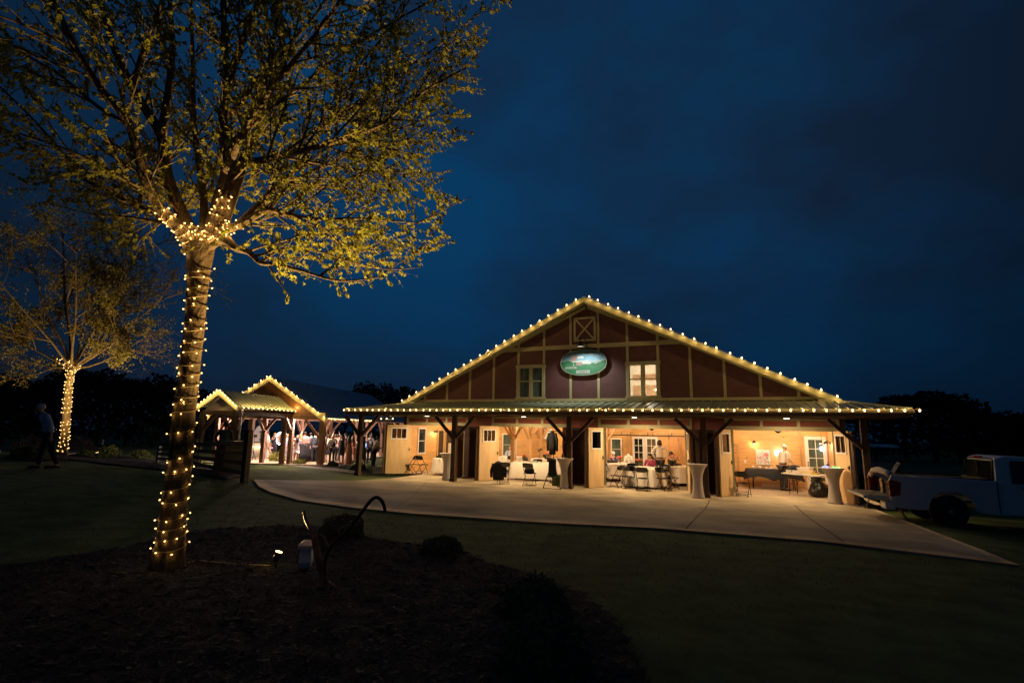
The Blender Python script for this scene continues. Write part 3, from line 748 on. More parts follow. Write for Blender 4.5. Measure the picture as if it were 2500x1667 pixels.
pic.m = 1; pic.prism([(SX-.29,SZ+.17),(SX+.02,SZ+.17),(SX-.02,SZ+.28),(SX-.22,SZ+.28)], -.169, -.161)
pic.prism([(SX-.5,SZ+.02),(SX+.24,SZ+.02),(SX+.2,SZ+.06),(SX-.5,SZ+.06)], -.1695, -.161)
pic.prism([(SX-.04,SZ-.07),(SX+.34,SZ-.07),(SX+.3,SZ+.015),(SX-.04,SZ+.015)], -.1675, -.161); pic.prism([(SX-.45,SZ-.14),(SX-.41,SZ-.14),(SX-.41,SZ-.05),(SX-.45,SZ-.05)], -.167, -.161)
pic.prism([(SX-.82,SZ-.26),(SX-.28,SZ-.26),(SX-.32,SZ-.17),(SX-.78,SZ-.17)], -.165, -.1605)
pic.prism([(SX-.32,SZ-.47),(SX+.28,SZ-.47),(SX+.28,SZ-.33),(SX-.32,SZ-.33)], -.166, -.161)
pic.build('painted_scene', [M['signpink'], M['signwhite']], sign)
def letters(txt, size):
    cu = bpy.data.curves.new('t', 'FONT'); cu.body = txt; cu.size = size; cu.align_x = 'CENTER'; cu.resolution_u = 2
    o = bpy.data.objects.new('t', cu); C.objects.link(o); dg = bpy.context.evaluated_depsgraph_get(); me = bpy.data.meshes.new_from_object(o.evaluated_get(dg))
    vs = [v.co.copy() for v in me.vertices]; fs = [tuple(p.vertices) for p in me.polygons]
    bpy.data.objects.remove(o); bpy.data.curves.remove(cu); bpy.data.meshes.remove(me); return vs, fs
lt = MB(); lt.m = 0; txt = 'Sunnyhill Acres'
for i, chx in enumerate(txt):
    if chx == ' ': continue
    t = -1+2*i/(len(txt)-1); x = SX+t*.72; z = SZ+.33-(t*t)*.13; a = -t*.33
    vs, fs = letters(chx, .15); lt.add([(x+v.x*cos(a)-v.y*sin(a), -.171, z+v.x*sin(a)+v.y*cos(a)) for v in vs], fs)
lt.m = 1
vs, fs = letters('FARM', .14); lt.add([(SX-.02+v.x, -.1712, SZ-.45+v.y) for v in vs], fs)
vs, fs = letters('EST. 1982', .09); lt.add([(SX-.55+v.x, -.1712, SZ-.245+v.y) for v in vs], fs)
mat('signdark', (.10,.13,.09), .6); lt.build('lettering', [M['signwhite'], M['signdark']], sign)

# ---- string lights ----------------------------------------------------------
def bulb_lamps(o, pts, W_):
    l = bpy.data.lights.new('bulb_light', 'POINT'); l.energy = W_; l.color = (1, .60, .20); l.shadow_soft_size = 0
    for p in pts: q = bpy.data.objects.new('bulb_light', l); C.objects.link(q); q.parent = o; q.location = p
def bulbmesh(r, m, n=8):
    b = MB(); b.lathe([(r*.35, r*1.3), (r*.45, r*.9), (r*.95, r*.2), (r, -.3*r), (r*.7, -r), (r*.01, -1.25*r)], n, capb=False); return b.mesh('bulb', M[m])
def string(label, pts, spacing, me, wire_m='wire', sag=.03, off=V((0,0,-.04)), cat='string lights', maxn=99, wr=.006, skip0=0, group=None, W_=3., lo=V((0,-.05,-.06))):
    rs_ = random.Random(len(label)); pts = [V(p) for p in pts]; tot = sum((b-a).length for a, b in zip(pts, pts[1:])); n = int(tot/spacing)
    w_ = MB(); Q = []; segs = []
    acc = 0; pos = []
    for a, b in zip(pts, pts[1:]):
        l = (b-a).length
        while acc <= l+1e-6: pos.append(a.lerp(b, min(1, max(0, (acc+rs_.uniform(-.07,.07)*spacing)/l)))); acc += spacing
        acc -= l
    wp = []
    for i, p in enumerate(pos):
        wp.append(p)
        if i+1 < len(pos): wp.append(p.lerp(pos[i+1], .5)-V((0,0,sag*rs_.uniform(.5,1.8))))
    w_.tube(wp, wr, 4, smooth=False)
    o = w_.build('string_lights', M[wire_m]); tag(o, label, cat, group)
    for p in pos:
        c = bpy.data.objects.new('bulb', me); C.objects.link(c); c.parent = o; c.location = p+off
    bulb_lamps(o, [p+off+lo for p in pos], W_)
    return o
BM = bulbmesh(.030, 'bulb'); 
string('warm bulb string along the left half of the porch eave', [(EXL, EY-.14, EZ+.0), (7.9, EY-.14, EZ)], .325, BM, lo=V((0,-.04,.09)))
string('warm bulb string along the right half of the porch eave', [(8.2, EY-.14, EZ), (EXR+.2, EY-.14, EZ)], .325, BM, lo=V((0,-.04,.09)))
BM2 = bulbmesh(.032, 'bulb_roof')
string('warm bulb string climbing the left rake of the barn gable', [(XM-9.0, -.5, 3.42), (XM-.1, -.5, 7.75)], .46, BM2, off=V((0,-.02,.015)), W_=1.6, lo=V((0,-.07,-.09)))
string('warm bulb string down the right rake of the barn gable', [(XM+.25, -.5, 7.74), (XM+9.0, -.5, 3.42)], .46, BM2, off=V((0,-.02,.015)), W_=1.6, lo=V((0,-.07,-.09)))
# ================================================================== TREES
def zc(x, y): return (x/1.809, y/1.809)
OUT = [(1330,-60),(1262,0),(1215,35),(1222,75),(1165,150),(1200,235),(1190,262),(1150,285),(1120,300),(1168,320),(1140,355),(1095,365),(1128,405),(1060,450),(1080,470),(1157,478),(1075,530),(1105,575),(1115,590),(1070,612),(1045,640),(1060,668),(1000,690),(1000,715),(965,700),(880,700),(830,735),(790,712),(740,725),(688,752),(662,735),(672,700),(640,715),(600,660),(570,690),(545,640),(520,620),(470,640),(430,640),(385,672),(368,640),(330,660),(290,640),(300,600),(220,600),(150,590),(60,560),(-40,600),(-200,620),(-700,500),(-700,-900),(1500,-900)]
def px(p):
    d = V(p)-CAM; z = d.dot(FW)
    if z < .3: return (-9999, -9999)
    return (1250+FPX*d.dot(RT)/z, 833.5-FPX*d.dot(UP)/z)
def pathD(zp, d0, d1, n_sub=5):
    """limb through measured points, the distance changing evenly from d0 to d1; lightly smoothed"""
    pts = [atD(*zc(*q), d0+(d1-d0)*i/(len(zp)-1)) for i, q in enumerate(zp)]
    out = []
    for i in range(len(pts)-1):
        p0 = pts[max(i-1, 0)]; p1 = pts[i]; p2 = pts[i+1]; p3 = pts[min(i+2, len(pts)-1)]
        for k in range(n_sub):
            t = k/n_sub
            out.append(.5*((2*p1)+(p2-p0)*t+(2*p0-5*p1+4*p2-p3)*t*t+(3*p1-p0-3*p2+p3)*t*t*t))
    out.append(pts[-1]); return out
tree = empty('maple_tree', (8.05, -17.18, H(8.05, -17.18)), 0, 'large maple in the foreground with its leaning trunk wrapped in fairy lights', 'tree')
TI = Matrix.Translation(-V(tree.location))
D0 = 5.7
rnd = random.Random(11)
# trunk: traced centre line and half widths (pixels)
TR = [(410,1395,54),(412,1372,47),(418,1320,40),(420,1270,37),(430,1200,35),(441,1120,33),(449,1005,31),(457,960,30),(465,880,29),(475,800,28),(481,720,29),(486,660,32),(489,620,38),(489,592,44)]
tp = [atD(x, y, D0) for x, y, r in TR]; trr = [r*.78*D0/FPX for x, y, r in TR]
tp[0].z = H(tp[0].x, tp[0].y)-.1
def dense(ps, rs, n=5):
    P = []; R_ = []
    for i in range(len(ps)-1):
        for k in range(n): P.append(ps[i].lerp(ps[i+1], k/n)); R_.append(rs[i]+(rs[i+1]-rs[i])*k/n)
    return P+[ps[-1]], R_+[rs[-1]]
trunk = MB(); P_, R_ = dense(tp, trr, 5); b0 = len(trunk.v); trunk.tube(P_, R_, 20)
for i in range(len(trunk.v)):
    v = V(trunk.v[i]); k = min(len(P_)-1, i//20); d = (v-P_[k]); 
    a = atan2(d.y, d.x); fl = 1+.05*noise.noise(V((a*1.4, v.z*1.1, 0)))+.025*noise.noise(V((a*5, v.z*4, 2)))
    if v.z < 1.0: fl += .5*max(0, 1.05-v.z)*max(0, noise.noise(V((a*1.6, 3, 0))))
    trunk.v[i] = tuple(P_[k]+d*fl)
limbs = []
def limb(zp, d0, d1, r0, r1):
    P = pathD(zp, d0, d1); R = [r0+(r1-r0)*(i/(len(P)-1))**.7 for i in range(len(P))]; limbs.append((P, R)); return P
F1 = (893, 1110); F2 = (865, 1130)
limb([F2,(825,1060),(770,985),(690,900),(640,790),(570,550),(450,400),(330,210),(220,-40),(120,-300)], D0, D0-.9, .085, .02)
limb([F2,(852,1050),(805,950),(740,780),(712,600),(590,400),(500,200),(440,-20),(380,-260)], D0, D0+1.1, .10, .03)
limb([(712,600),(745,400),(762,200),(750,-20),(760,-300)], D0+.5, D0+1.6, .06, .02)
limb([F1,(902,950),(895,830),(868,650),(855,450),(850,200),(840,-40)], D0+.1, D0+1.9, .06, .02)
limb([F1,(930,1020),(962,900),(1000,750),(985,560),(1002,330),(992,200),(985,-60)], D0+.05, D0+1.0, .095, .035)
limb([(1000,400),(1040,270),(1100,110),(1170,-40)], D0+.6, D0+1.5, .06, .03)
limb([F1,(945,1000),(1000,850),(1055,722),(1140,712),(1240,690),(1400,650),(1560,600),(1700,540),(1880,400),(2060,300)], D0, D0-.4, .075, .008)
limb([F1,(980,1020),(1060,992),(1180,930),(1280,950),(1400,968),(1600,968),(1850,985)], D0, D0-.3, .065, .007)
limb([F1,(980,1062),(1045,1098),(1100,1115),(1150,1160),(1220,1168),(1330,1195),(1500,1240),(1700,1222)], D0, D0-.7, .055, .006)
limb([(985,1000),(1040,850),(1090,700),(1130,600),(1160,400),(1230,80),(1260,-80)], D0, D0+1.4, .055, .02)
limb([F2,(790,1010),(690,950),(600,905),(500,855),(350,780),(290,690),(120,500),(-60,330)], D0, D0+.9, .05, .01)
limb([(770,1000),(700,980),(550,958),(400,945),(220,900)], D0, D0+.3, .03, .005)
limb([(1060,990),(1150,900),(1220,830),(1320,730),(1430,560),(1560,330),(1720,130),(1850,-60)], D0, D0+1.2, .05, .01)
limb([(1220,830),(1290,790),(1420,830),(1600,760),(1750,650),(1900,560)], D0+.3, D0+1.5, .03, .006)
limb([(1180,930),(1300,800),(1500,700),(1700,560),(1880,450)], D0+.2, D0+2.2, .04, .008)
limb([(1000,760),(1090,560),(1250,330),(1420,120),(1560,-80)], D0+.3, D0-.7, .045, .012)
limb([(1030,500),(1180,300),(1400,60),(1500,-150)], D0+.7, D0+2.6, .045, .012)
limb([(1000,650),(1130,540),(1300,400),(1600,180),(1900,10),(2150,-100)], D0+.2, D0+.9, .035, .006)
limb([(1240,690),(1420,560),(1650,420),(1900,260),(2120,170)], D0-.1, D0+1.2, .025, .005)
limb([(1430,560),(1650,400),(1900,230),(2120,60)], D0+.7, D0-.5, .02, .005)
limb([(1400,650),(1600,620),(1800,560),(1980,480)], D0-.3, D0+.3, .02, .004)
limb([(1240,690),(1450,730),(1700,760),(1950,760)], D0-.2, D0+.7, .02, .004)
limb([(840,1090),(900,1020)], D0, D0, .05, .05)
limb([(690,900),(560,800),(380,700),(180,620),(-30,560)], D0-.1, D0-1.0, .03, .006)
limb([(570,550),(430,470),(260,330),(80,230),(-100,180)], D0-.4, D0+.4, .03, .006)
limb([(450,400),(300,210),(100,110),(-100,40)], D0-.5, D0-1.3, .025, .006)
limb([(590,400),(620,250),(700,60),(720,-80)], D0+.8, D0+.2, .03, .01)
limb([(1150,1160),(1250,1100),(1400,1110),(1560,1160),(1720,1190),(1860,1180)], D0-.3, D0+.6, .02, .005)
limb([(1400,968),(1420,1020),(1520,1080),(1660,1110),(1850,1080)], D0-.1, D0+1.0, .015, .005)
limb([(1050,1100),(1000,1040)], D0, D0, .03, .03)
limb([(1850,985),(1950,930),(2080,870)], D0-.3, D0-.2, .007, .003)
limb([(1720,1190),(1850,1110),(2000,1040)], D0+.5, D0+.6, .006, .003)
br = MB(); twigs = []
def bez(a, d, L_, curve, n=5):
    pts = [a]; p = a.copy(); d = d.normalized()
    for i in range(n):
        d = (d + curve/n + V((rnd.gauss(0,.07), rnd.gauss(0,.07), rnd.gauss(0,.07)))).normalized(); p = p+d*(L_/n); pts.append(p)
    return pts
for P, R in limbs: br.tube(P, R, 8 if R[0] > .03 else 6)
base = atD(490, 600, D0)
leafpts = []
def inout(p, mar=0):
    q = px(p); return inside(q, OUT) or q[0] < -100 or q[1] < -40
def grow(P, R, lvl):
    n = len(P); Ltot = sum((b-a).length for a, b in zip(P, P[1:]))
    cnt = int(Ltot*(7.5 if lvl == 0 else 8.5))
    for k in range(cnt):
        t = rnd.uniform(.22 if lvl == 0 else .15, 1); i = min(n-2, int(t*(n-1))); a = P[i].lerp(P[i+1], rnd.random()); d = (P[i+1]-P[i]).normalized()
        side = d.cross(V((rnd.gauss(0,1), rnd.gauss(0,1), rnd.gauss(0,1)))).normalized()
        outw = (a-base); outw = outw.normalized() if outw.length > .1 else d
        dd = d*rnd.uniform(.35, .9)+side*.9+outw*.35
        L_ = (rnd.uniform(.5, 1.35) if lvl == 0 else rnd.uniform(.22, .6))*(1-.35*t)
        q = bez(a, dd, L_, V((0,0,.15 if lvl == 0 else -.12)), 5 if lvl == 0 else 3)
        if not inout(q[-1]): 
            if not inout(q[len(q)//2]): continue
            q = q[:len(q)//2+1]
        if (q[-1]-CAM).length < 2.2: continue
        r0 = min(R[i]*.5, .014 if lvl == 0 else .005)
        br.tube(q, [r0*(1-.75*j/(len(q)-1)) for j in range(len(q))], 5 if lvl == 0 else 3, caps=False)
        if lvl == 0: grow(q, [r0*(1-.6*j/(len(q)-1)) for j in range(len(q))], 1)
        for j in range(1, len(q)):
            m_ = 5 if lvl == 1 else 2
            for _ in range(m_):
                leafpts.append((q[j-1].lerp(q[j], rnd.random()), (q[j]-q[j-1]).normalized()))
for P, R in limbs:
    if len(P) > 8: grow(P, R, 0)
# maple leaves: five points, slightly folded, hanging
lv = MB(); SH = [(0,0),(.28,-.12),(.46,.16),(.24,.30),(.52,.56),(.18,.58),(0,1),(-.18,.58),(-.52,.56),(-.24,.30),(-.46,.16),(-.28,-.12)]
cnt = 0
rnd.shuffle(leafpts)
for p, d in leafpts:
    if cnt > 40000: break
    q = px(p)
    if not inside((q[0]+rnd.gauss(0,6), q[1]+rnd.gauss(0,6)), OUT) or q[0] < -160 or q[1] < -120: continue
    vis = 1
    # leaves are bunched along the outer shoots, bare wood near the fork
    r = (p-base).length
    if r < .9 and rnd.random() < .55: continue
    if noise.noise(p*1.9) < -.18 and rnd.random() < .7: continue
    s = rnd.uniform(.015, .035); ax = (V((rnd.gauss(0,.6), rnd.gauss(0,.6), -1))+d*.5).normalized()
    u = ax.cross(V((rnd.gauss(0,1), rnd.gauss(0,1), rnd.gauss(0,.5)))).normalized(); w_ = ax.cross(u)
    lv.add([p+(u*x+ax*y+w_*(abs(x)*.35-y*y*.15))*s*1.6 for x, y in SH], [(0,1,2,3),(0,3,4,5),(0,5,6,7),(0,7,8,9),(0,9,10,11)]); cnt += 1
print('leaves', cnt, 'of', len(leafpts))
trunk.xf(TI); br.xf(TI); lv.xf(TI)
trunk.build('trunk', M['bark'], tree); br.build('branches', M['bark'], tree)
tag(lv.build('leaves', M['leaf'], tree))

# fairy lights wound round the trunk and the fork
MINI = bulbmesh(.008, 'bulb_mini', 6)
def wind(label, P, R, turns, spacing, me, start=0, z_skip=None, off=.012, ph=0, wr=.0035, jit=.3, WL=.035, LS=1):
    N = int(turns*26); pts = []
    for i in range(N+1):
        t = i/N; k = t*(len(P)-1); j = min(len(P)-2, int(k)); c = P[j].lerp(P[j+1], k-j); r = R[j]+(R[j+1]-R[j])*(k-j)
        d = (P[j+1]-P[j]).normalized(); u = d.cross(V((0,1,.01))).normalized(); w_ = d.cross(u)
        a = ph+2*pi*turns*t+jit*noise.noise(V((t*turns*.7, 4, 0))); dz = .045*noise.noise(V((t*turns*1.3, 9, 0)))
        pts.append((c+d*dz+(u*cos(a)+w_*sin(a))*(r+off*.5), (u*cos(a)+w_*sin(a))))
    w2 = MB(); w2.tube([p for p, n_ in pts], wr, 4, smooth=False); o = tag(w2.build('fairy_lights', M['wire']), label, 'fairy lights')
    acc = 0; cnt = 0; lps = []
    for (a, na), (b, nb) in zip(pts, pts[1:]):
        acc += (b-a).length
        if acc > spacing and cnt < 99:
            acc = rnd.uniform(-.25, .25)*spacing; cnt += 1
            c = bpy.data.objects.new('bulb', me); C.objects.link(c); c.parent = o; c.location = b+nb*rnd.choice([.004,.008,.022])+V((0,0,rnd.uniform(-.03,.03)))
            c.rotation_euler = (rnd.uniform(-1.5,1.5), rnd.uniform(-1.5,1.5), 0); lps.append(V(c.location)+nb*.004-V((0,0,.02*LS)))
    bulb_lamps(o, lps, WL)
    return o, cnt
half = len(P_)*.5
i0 = 8; i1 = int(len(P_)*.52); i2 = len(P_)-9
print('bulbs', wind('fairy lights wound round the lower trunk of the near maple', P_[i0:i1], [r*1.04 for r in R_[i0:i1]], 10.5, .125, MINI)[1],
 wind('fairy lights wound round the upper trunk of the near maple', P_[i1:i2], [r*1.04 for r in R_[i1:i2]], 13, .13, MINI, ph=1)[1])
for nm, li, a, b, tn in [('fairy lights on the left limb at the fork of the near maple', 0, 2, 15, 5), ('fairy lights on the middle limb at the fork of the near maple', 6, 1, 11, 6), ('fairy lights on the right limb at the fork of the near maple', 7, 3, 11, 4), ('fairy lights on the second left limb at the fork of the near maple', 1, 2, 8, 2.2)]:
    P, R = limbs[li]; print(wind(nm, P[a:b], R[a:b], tn*1.2, .06, MINI, WL=.11)[1])
# a loose swag crossing the fork
sw_ = [atD(x, y, D0-.12) for x, y in [(412,540),(440,553),(465,562),(490,572),(520,578),(535,583)]]
string('loose fairy light swag crossing the fork of the near maple', sw_, .07, MINI, off=V((0,0,-.012)), sag=.01, wr=.0035, cat='fairy lights', W_=.08, lo=V((0,-.02,-.02)))

# landscape uplight that lights the crown
def uplight(p, label, tgt, e, ang):
    u = MB(); u.tube([p-V((0,0,.12)), p+V((0,0,.02))], .012, 6); d = (V(tgt)-p).normalized()
    u.tube([p+V((0,0,.03))-d*.03, p+V((0,0,.03))+d*.07], [.03,.042], 10); o = tag(u.build('uplight', M['blackmetal']), label, 'light')
    c = MB(); q = p+V((0,0,.03))+d*.072; c.tube([q, q+d*.004], .037, 12); c.build('lens', M['uplens'], o)
    l = lamp('uplight_beam', 'SPOT', q+d*.03, e, (1, .66, .24), .03, spot=radians(ang), blend=.8); aim(l, tgt); return o
up1 = onH(672, 1392); up1.z += .1
uplight(up1, 'small landscape uplight glowing in the mulch right of the near maple', up1+V((.15,.35,3))+_R*.6, 2900, 108)
gl2 = lamp('uplight_spill', 'POINT', up1+V((-.10,0,.06)), .25, (1,.6,.2), .01)
ex = MB(); ex.tube([tp[0]+V((.1,-.1,.13)), onH(480,1374)+V((0,0,.03)), onH(540,1380)+V((0,0,.03)), onH(600,1385)+V((0,0,.03)), up1-V((.06,.02,.05))], .008, 6)
tag(ex.build('extension_cord', M['wire']), 'cord lying on the mulch between the near maple and the uplight', 'cord')

# ---------------------------------------------------------------- second maple
T2 = V((-9.06, -10.11, H(-9.06, -10.11)))
t2 = empty('maple_tree', T2, 0, 'smaller maple at the left with a light-wrapped trunk beside the walking man', 'tree')
D2 = (T2-CAM).dot(FW)
rnd = random.Random(5)
sc2 = lambda x, y, d=0: atD(x, y, D2+d)-T2
tk = [(153,1104),(156,1080),(160,1040),(163,1000),(166,960),(170,925),(174,900)]
TP2 = [sc2(x, y) for x, y in tk]; TP2[0].z = -.1; TR2 = [.18,.14,.125,.12,.115,.11,.11]
m2 = MB(); m2.tube(TP2, TR2, 12); m2.build('trunk', M['bark2'], t2)
br2 = MB(); lp2 = []
OUT2 = [(175,905),(60,885),(20,850),(0,800),(-30,700),(-30,560),(60,500),(140,470),(230,470),(300,520),(360,600),(390,700),(370,780),(330,850),(320,905),(250,890)]
def grow2(a, d, L_, r, lvl):
    n = 5; pts = [a]; p = a.copy()
    for i in range(n):
        d = (d+V((rnd.gauss(0,.09), rnd.gauss(0,.09), rnd.gauss(0,.06)+.05))).normalized(); p = p+d*L_/n; pts.append(p)
    br2.tube(pts, [r*(1-.7*i/n) for i in range(n+1)], 6 if lvl < 2 else 3, caps=False)
    if lvl < 3:
        for k in range([7, 6, 4][lvl]):
            t = rnd.uniform(.25, 1); i = min(n-1, int(t*n)); q = pts[i].lerp(pts[i+1], rnd.random())
            s = d.cross(V((rnd.gauss(0,1), rnd.gauss(0,1), rnd.gauss(0,1)))).normalized()
            grow2(q, d*.7+s*.75, L_*rnd.uniform(.35, .6), r*.4, lvl+1)
    if lvl >= 1:
        for i in range(1, n+1):
            for _ in range(6 if lvl > 1 else 2): lp2.append(pts[i-1].lerp(pts[i], rnd.random()))
top = TP2[-1]
dirs = [((0,0,1),2.6,.07),((.35,.1,.95),2.7,.06),((-.45,.1,.8),2.5,.055),((.75,-.2,.35),2.3,.04),((.9,.1,.15),2.2,.035),((-.8,-.1,.35),2.2,.035),((-.55,.4,.6),2.3,.04),((.45,.5,.7),2.4,.045),((.2,-.5,.8),2.3,.045),((-.25,-.45,.85),2.4,.045),((.6,.3,.5),2.2,.04),((-.9,.2,.1),1.9,.03)]
for d, L_, r in dirs: 
    dv = _R*d[0]+V((_R.y*-1, _R.x, 0))*d[1]+V((0,0,d[2])); grow2(top-V((0,0,.02)), dv.normalized(), L_*(1.2+1.0*max(0,d[2])), r, 0)
lv2 = MB(); rnd.shuffle(lp2)
n = 0
for p in lp2:
    if n > 30000: break
    q = px(p+T2)
    if not inside(q, OUT2) and rnd.random() < .8: continue
    if noise.noise(p*1.3) < -.2 and rnd.random() < .7: continue
    leafquad(lv2, p+V((rnd.gauss(0,.06), rnd.gauss(0,.06), rnd.gauss(0,.06))), rnd.uniform(.028,.055), rnd); n += 1
br2.build('branches', M['bark2'], t2); lv2.build('leaves', M['leaf2'], t2)
MINI2 = bulbmesh(.0135, 'bulb_mini', 6)
PW = [p+T2 for p in TP2]
Pd, Rd = dense(PW, [.16,.13,.125,.12,.115,.11,.12], 4)
wind('fairy lights wound round the lower trunk of the smaller left maple', Pd[2:11], Rd[2:11], 8, .105, MINI2, wr=.005, WL=.12, LS=1.8)
wind('fairy lights wound round the upper trunk of the smaller left maple', Pd[11:], Rd[11:], 11, .10, MINI2, wr=.005, WL=.12, LS=1.8)
for lb_, pp in [('fairy lights on the left limb of the smaller maple', [(172,905),(160,893),(148,883),(138,876)]), ('fairy lights on the right limb of the smaller maple', [(176,905),(184,899),(192,896),(198,890)]), ('fairy lights on the middle limb of the smaller maple', [(175,904),(177,895),(172,885),(170,880)])]:
    P = [atD(x, y, D2) for x, y in pp]; wind(lb_, P, [.07,.06,.05,.04], 3.5, .085, MINI2, wr=.005, WL=.12, LS=1.8)
up2 = onH(236, 1121); up2.z += .12
uplight(up2, 'small landscape uplight glowing in the bed beside the smaller left maple', atD(190, 700, D2), 1400, 130)
ex = MB(); ex.tube([T2+V((.2,-.1,.08)), onH(190,1107)+V((0,0,.05)), onH(215,1114)+V((0,0,.05)), up2-V((.1,0,.05))], .016, 5)
tag(ex.build('extension_cord', M['wire']), 'cord running from the smaller left maple to its uplight', 'cord')

# ---------------------------------------------------------------- shrubs
def shrub(x, y, wpx, hpx, label, m='bushdark', depth=None, n=900, leaf=.05, seed=1, group=None):
    p = onH(x, y) if depth is None else atD(x, y, depth)
    d = (p-CAM).dot(FW); r = wpx/2*d/FPX; h = hpx*d/FPX; rr = random.Random(seed)
    o = empty('shrub', p, 0, label, 'shrub', group)
    s = MB()
    for k in range(5):
        a = rr.uniform(0, 6.28); s.tube([(0,0,-.05), (cos(a)*r*.5, sin(a)*r*.5, h*.6)], [.012*max(1,r), .006], 5)
    s.build('stem', M['bark2'], o)
    f = MB()
    for k in range(n):
        q = V((rr.gauss(0,1), rr.gauss(0,1), rr.gauss(0,1))).normalized()*(.55+.45*rr.random()**.4); q.z = abs(q.z) if rr.random() < .85 else q.z*.4
        l = 1+.25*noise.noise(V((q.x*2+seed*3, q.y*2, q.z*2)))
        leafquad(f, V((q.x*r*l, q.y*r*l, max(.01, q.z*h*l))), leaf*rr.uniform(.6, 1.2), rr)
    f.build('foliage', M[m], o); return o
shrub(675, 1127, 42, 24, 'rounded gold-green shrub in front of the pavilion, left of the low one', 'bushgold', n=1500, leaf=.05, seed=1)
shrub(731, 1134, 34, 15, 'low gold-green shrub in front of the pavilion tables', 'bushgold', n=1100, leaf=.045, seed=2)
shrub(812, 1138, 26, 13, 'dull green shrub right of the thick front pavilion post', 'bushdark', n=700, leaf=.05, seed=3)
shrub(875, 1146, 36, 16, 'dark shrub at the right corner of the pavilion bed', 'bushdark', n=800, leaf=.05, seed=4)
shrub(262, 1117, 52, 30, 'rounded shrub lit by the uplight right of the smaller maple', 'bushlit', n=1500, leaf=.06, seed=5)
shrub(212, 1112, 40, 14, 'low shrub behind the uplight by the smaller maple', 'bushlit', n=900, leaf=.05, seed=6)
shrub(345, 1118, 48, 20, 'low rounded shrub by the path left of the fence post', 'bushlit', n=1100, leaf=.06, seed=7)
shrub(190, 1098, 70, 34, 'reddish shrub right behind the smaller maple trunk', 'bushred', n=1100, leaf=.06, seed=8)
shrub(75, 1100, 80, 38, 'reddish shrub left of the walking man', 'bushred', n=1100, leaf=.06, seed=9)
shrub(62, 1118, 60, 28, 'low shrub in the bed in front of the reddish shrub at far left', 'bushlit', n=900, leaf=.06, seed=10)
shrub(835, 1312, 120, 55, 'dark shrub behind the old plough', 'bushdark', n=2500, leaf=.022, seed=11)
shrub(1075, 1352, 110, 42, 'dark low shrub at the lawn edge of the near mulch bed', 'bushdark', n=2500, leaf=.02, seed=12)
shrub(1300, 1500, 190, 85, 'dark shrub at the right edge of the near mulch bed', 'bushdark', n=3500, leaf=.018, seed=13)
shrub(1330, 1640, 240, 150, 'dark shrub nearest the camera in the mulch bed', 'bushdark', n=4500, leaf=.016, seed=14)
shrub(365, 1090, 22, 14, 'yellow-green shrub glimpsed between the fence rails', 'bushgold', depth=28, n=300, leaf=.05, seed=15) if False else None
# ================================================================== THE PAVILION
PH = -.418+.1
pd = V((sin(PH), cos(PH), 0)); pg = V((cos(PH), -sin(PH), 0))      # along the ridge / across the gable
PO = atD(781, 1135, 30); PO.z = -.1
PW_ = 6.6; PL = 15.5; PE = 2.9; PR = 5.05; OV = .35
pv = empty('pavilion', PO - pg*(PW_/2), 0, 'open timber pavilion with a tall lit gable and guests inside', 'pavilion')
def PT(a, l, z): return pg*a + pd*l + V((0,0,z))      # a across from the middle, l along the ridge
def pb(name, mb, m, par=None, label=None):
    o = mb.build(name, M[m] if isinstance(m, str) else m, par or pv)
    if label: o['label'] = label
    return o
hw = PW_/2
fl = MB(); q = [PT(-hw-.4,-.4,.06), PT(hw+.4,-.4,.06), PT(hw+.4,PL+.4,.06), PT(-hw-.4,PL+.4,.06)]; fl.slab(q, .25); pb('floor', fl, 'concrete')
rz0 = PE+.1; k = (PR-PE)/hw
for s in (-1, 1):
    r = MB(); e = hw+OV
    A = PT(s*e, -.5, PE-k*OV+.05); B = PT(s*e, PL+.4, PE-k*OV+.05); Cc = PT(0, PL+.4, PR+.05); D = PT(0, -.5, PR+.05)
    r.slab([A, B, Cc, D], .08); nn = (B-A).cross(D-A).normalized(); nn = nn if nn.z > 0 else -nn
    for i in range(41): u = i/40; r.beam(A.lerp(B, u)+nn*.01, D.lerp(Cc, u)+nn*.01, .03, .04, nn)
    pb('roof', r, 'roofdark')
f = MB()
for s in (-1, 1):
    a = PT(0, -.53, PR+.05); b = PT(s*(hw+OV), -.53, PE-k*OV+.05); dz = V((0,0,-.26)); oy = pd*(-.03)
    q = [a, b, b+dz, a+dz]; f.add(q+[p-oy for p in q], [(0,1,2,3),(7,6,5,4),(0,4,5,1),(2,6,7,3),(0,3,7,4),(1,5,6,2)])
    c = s*(hw+.12); 
    for z in (0,): 
        q = [PT(c-.22,-.53,PE-.2), PT(c+.22,-.53,PE-.2), PT(c+.22,-.53,PE+.12), PT(c-.22,-.53,PE+.12)]; f.add(q+[p+pd*.3 for p in q], [(0,1,2,3),(7,6,5,4),(0,4,5,1),(2,6,7,3),(0,3,7,4),(1,5,6,2)])
pb('fascia', f, 'fascia')
gbl = MB(); q = [PT(-hw,0,PE), PT(hw,0,PE), PT(0,0,PR)]; gbl.add(q+[p+pd*.08 for p in q], [(0,1,2),(5,4,3),(0,3,4,1),(1,4,5,2),(2,5,3,0)])
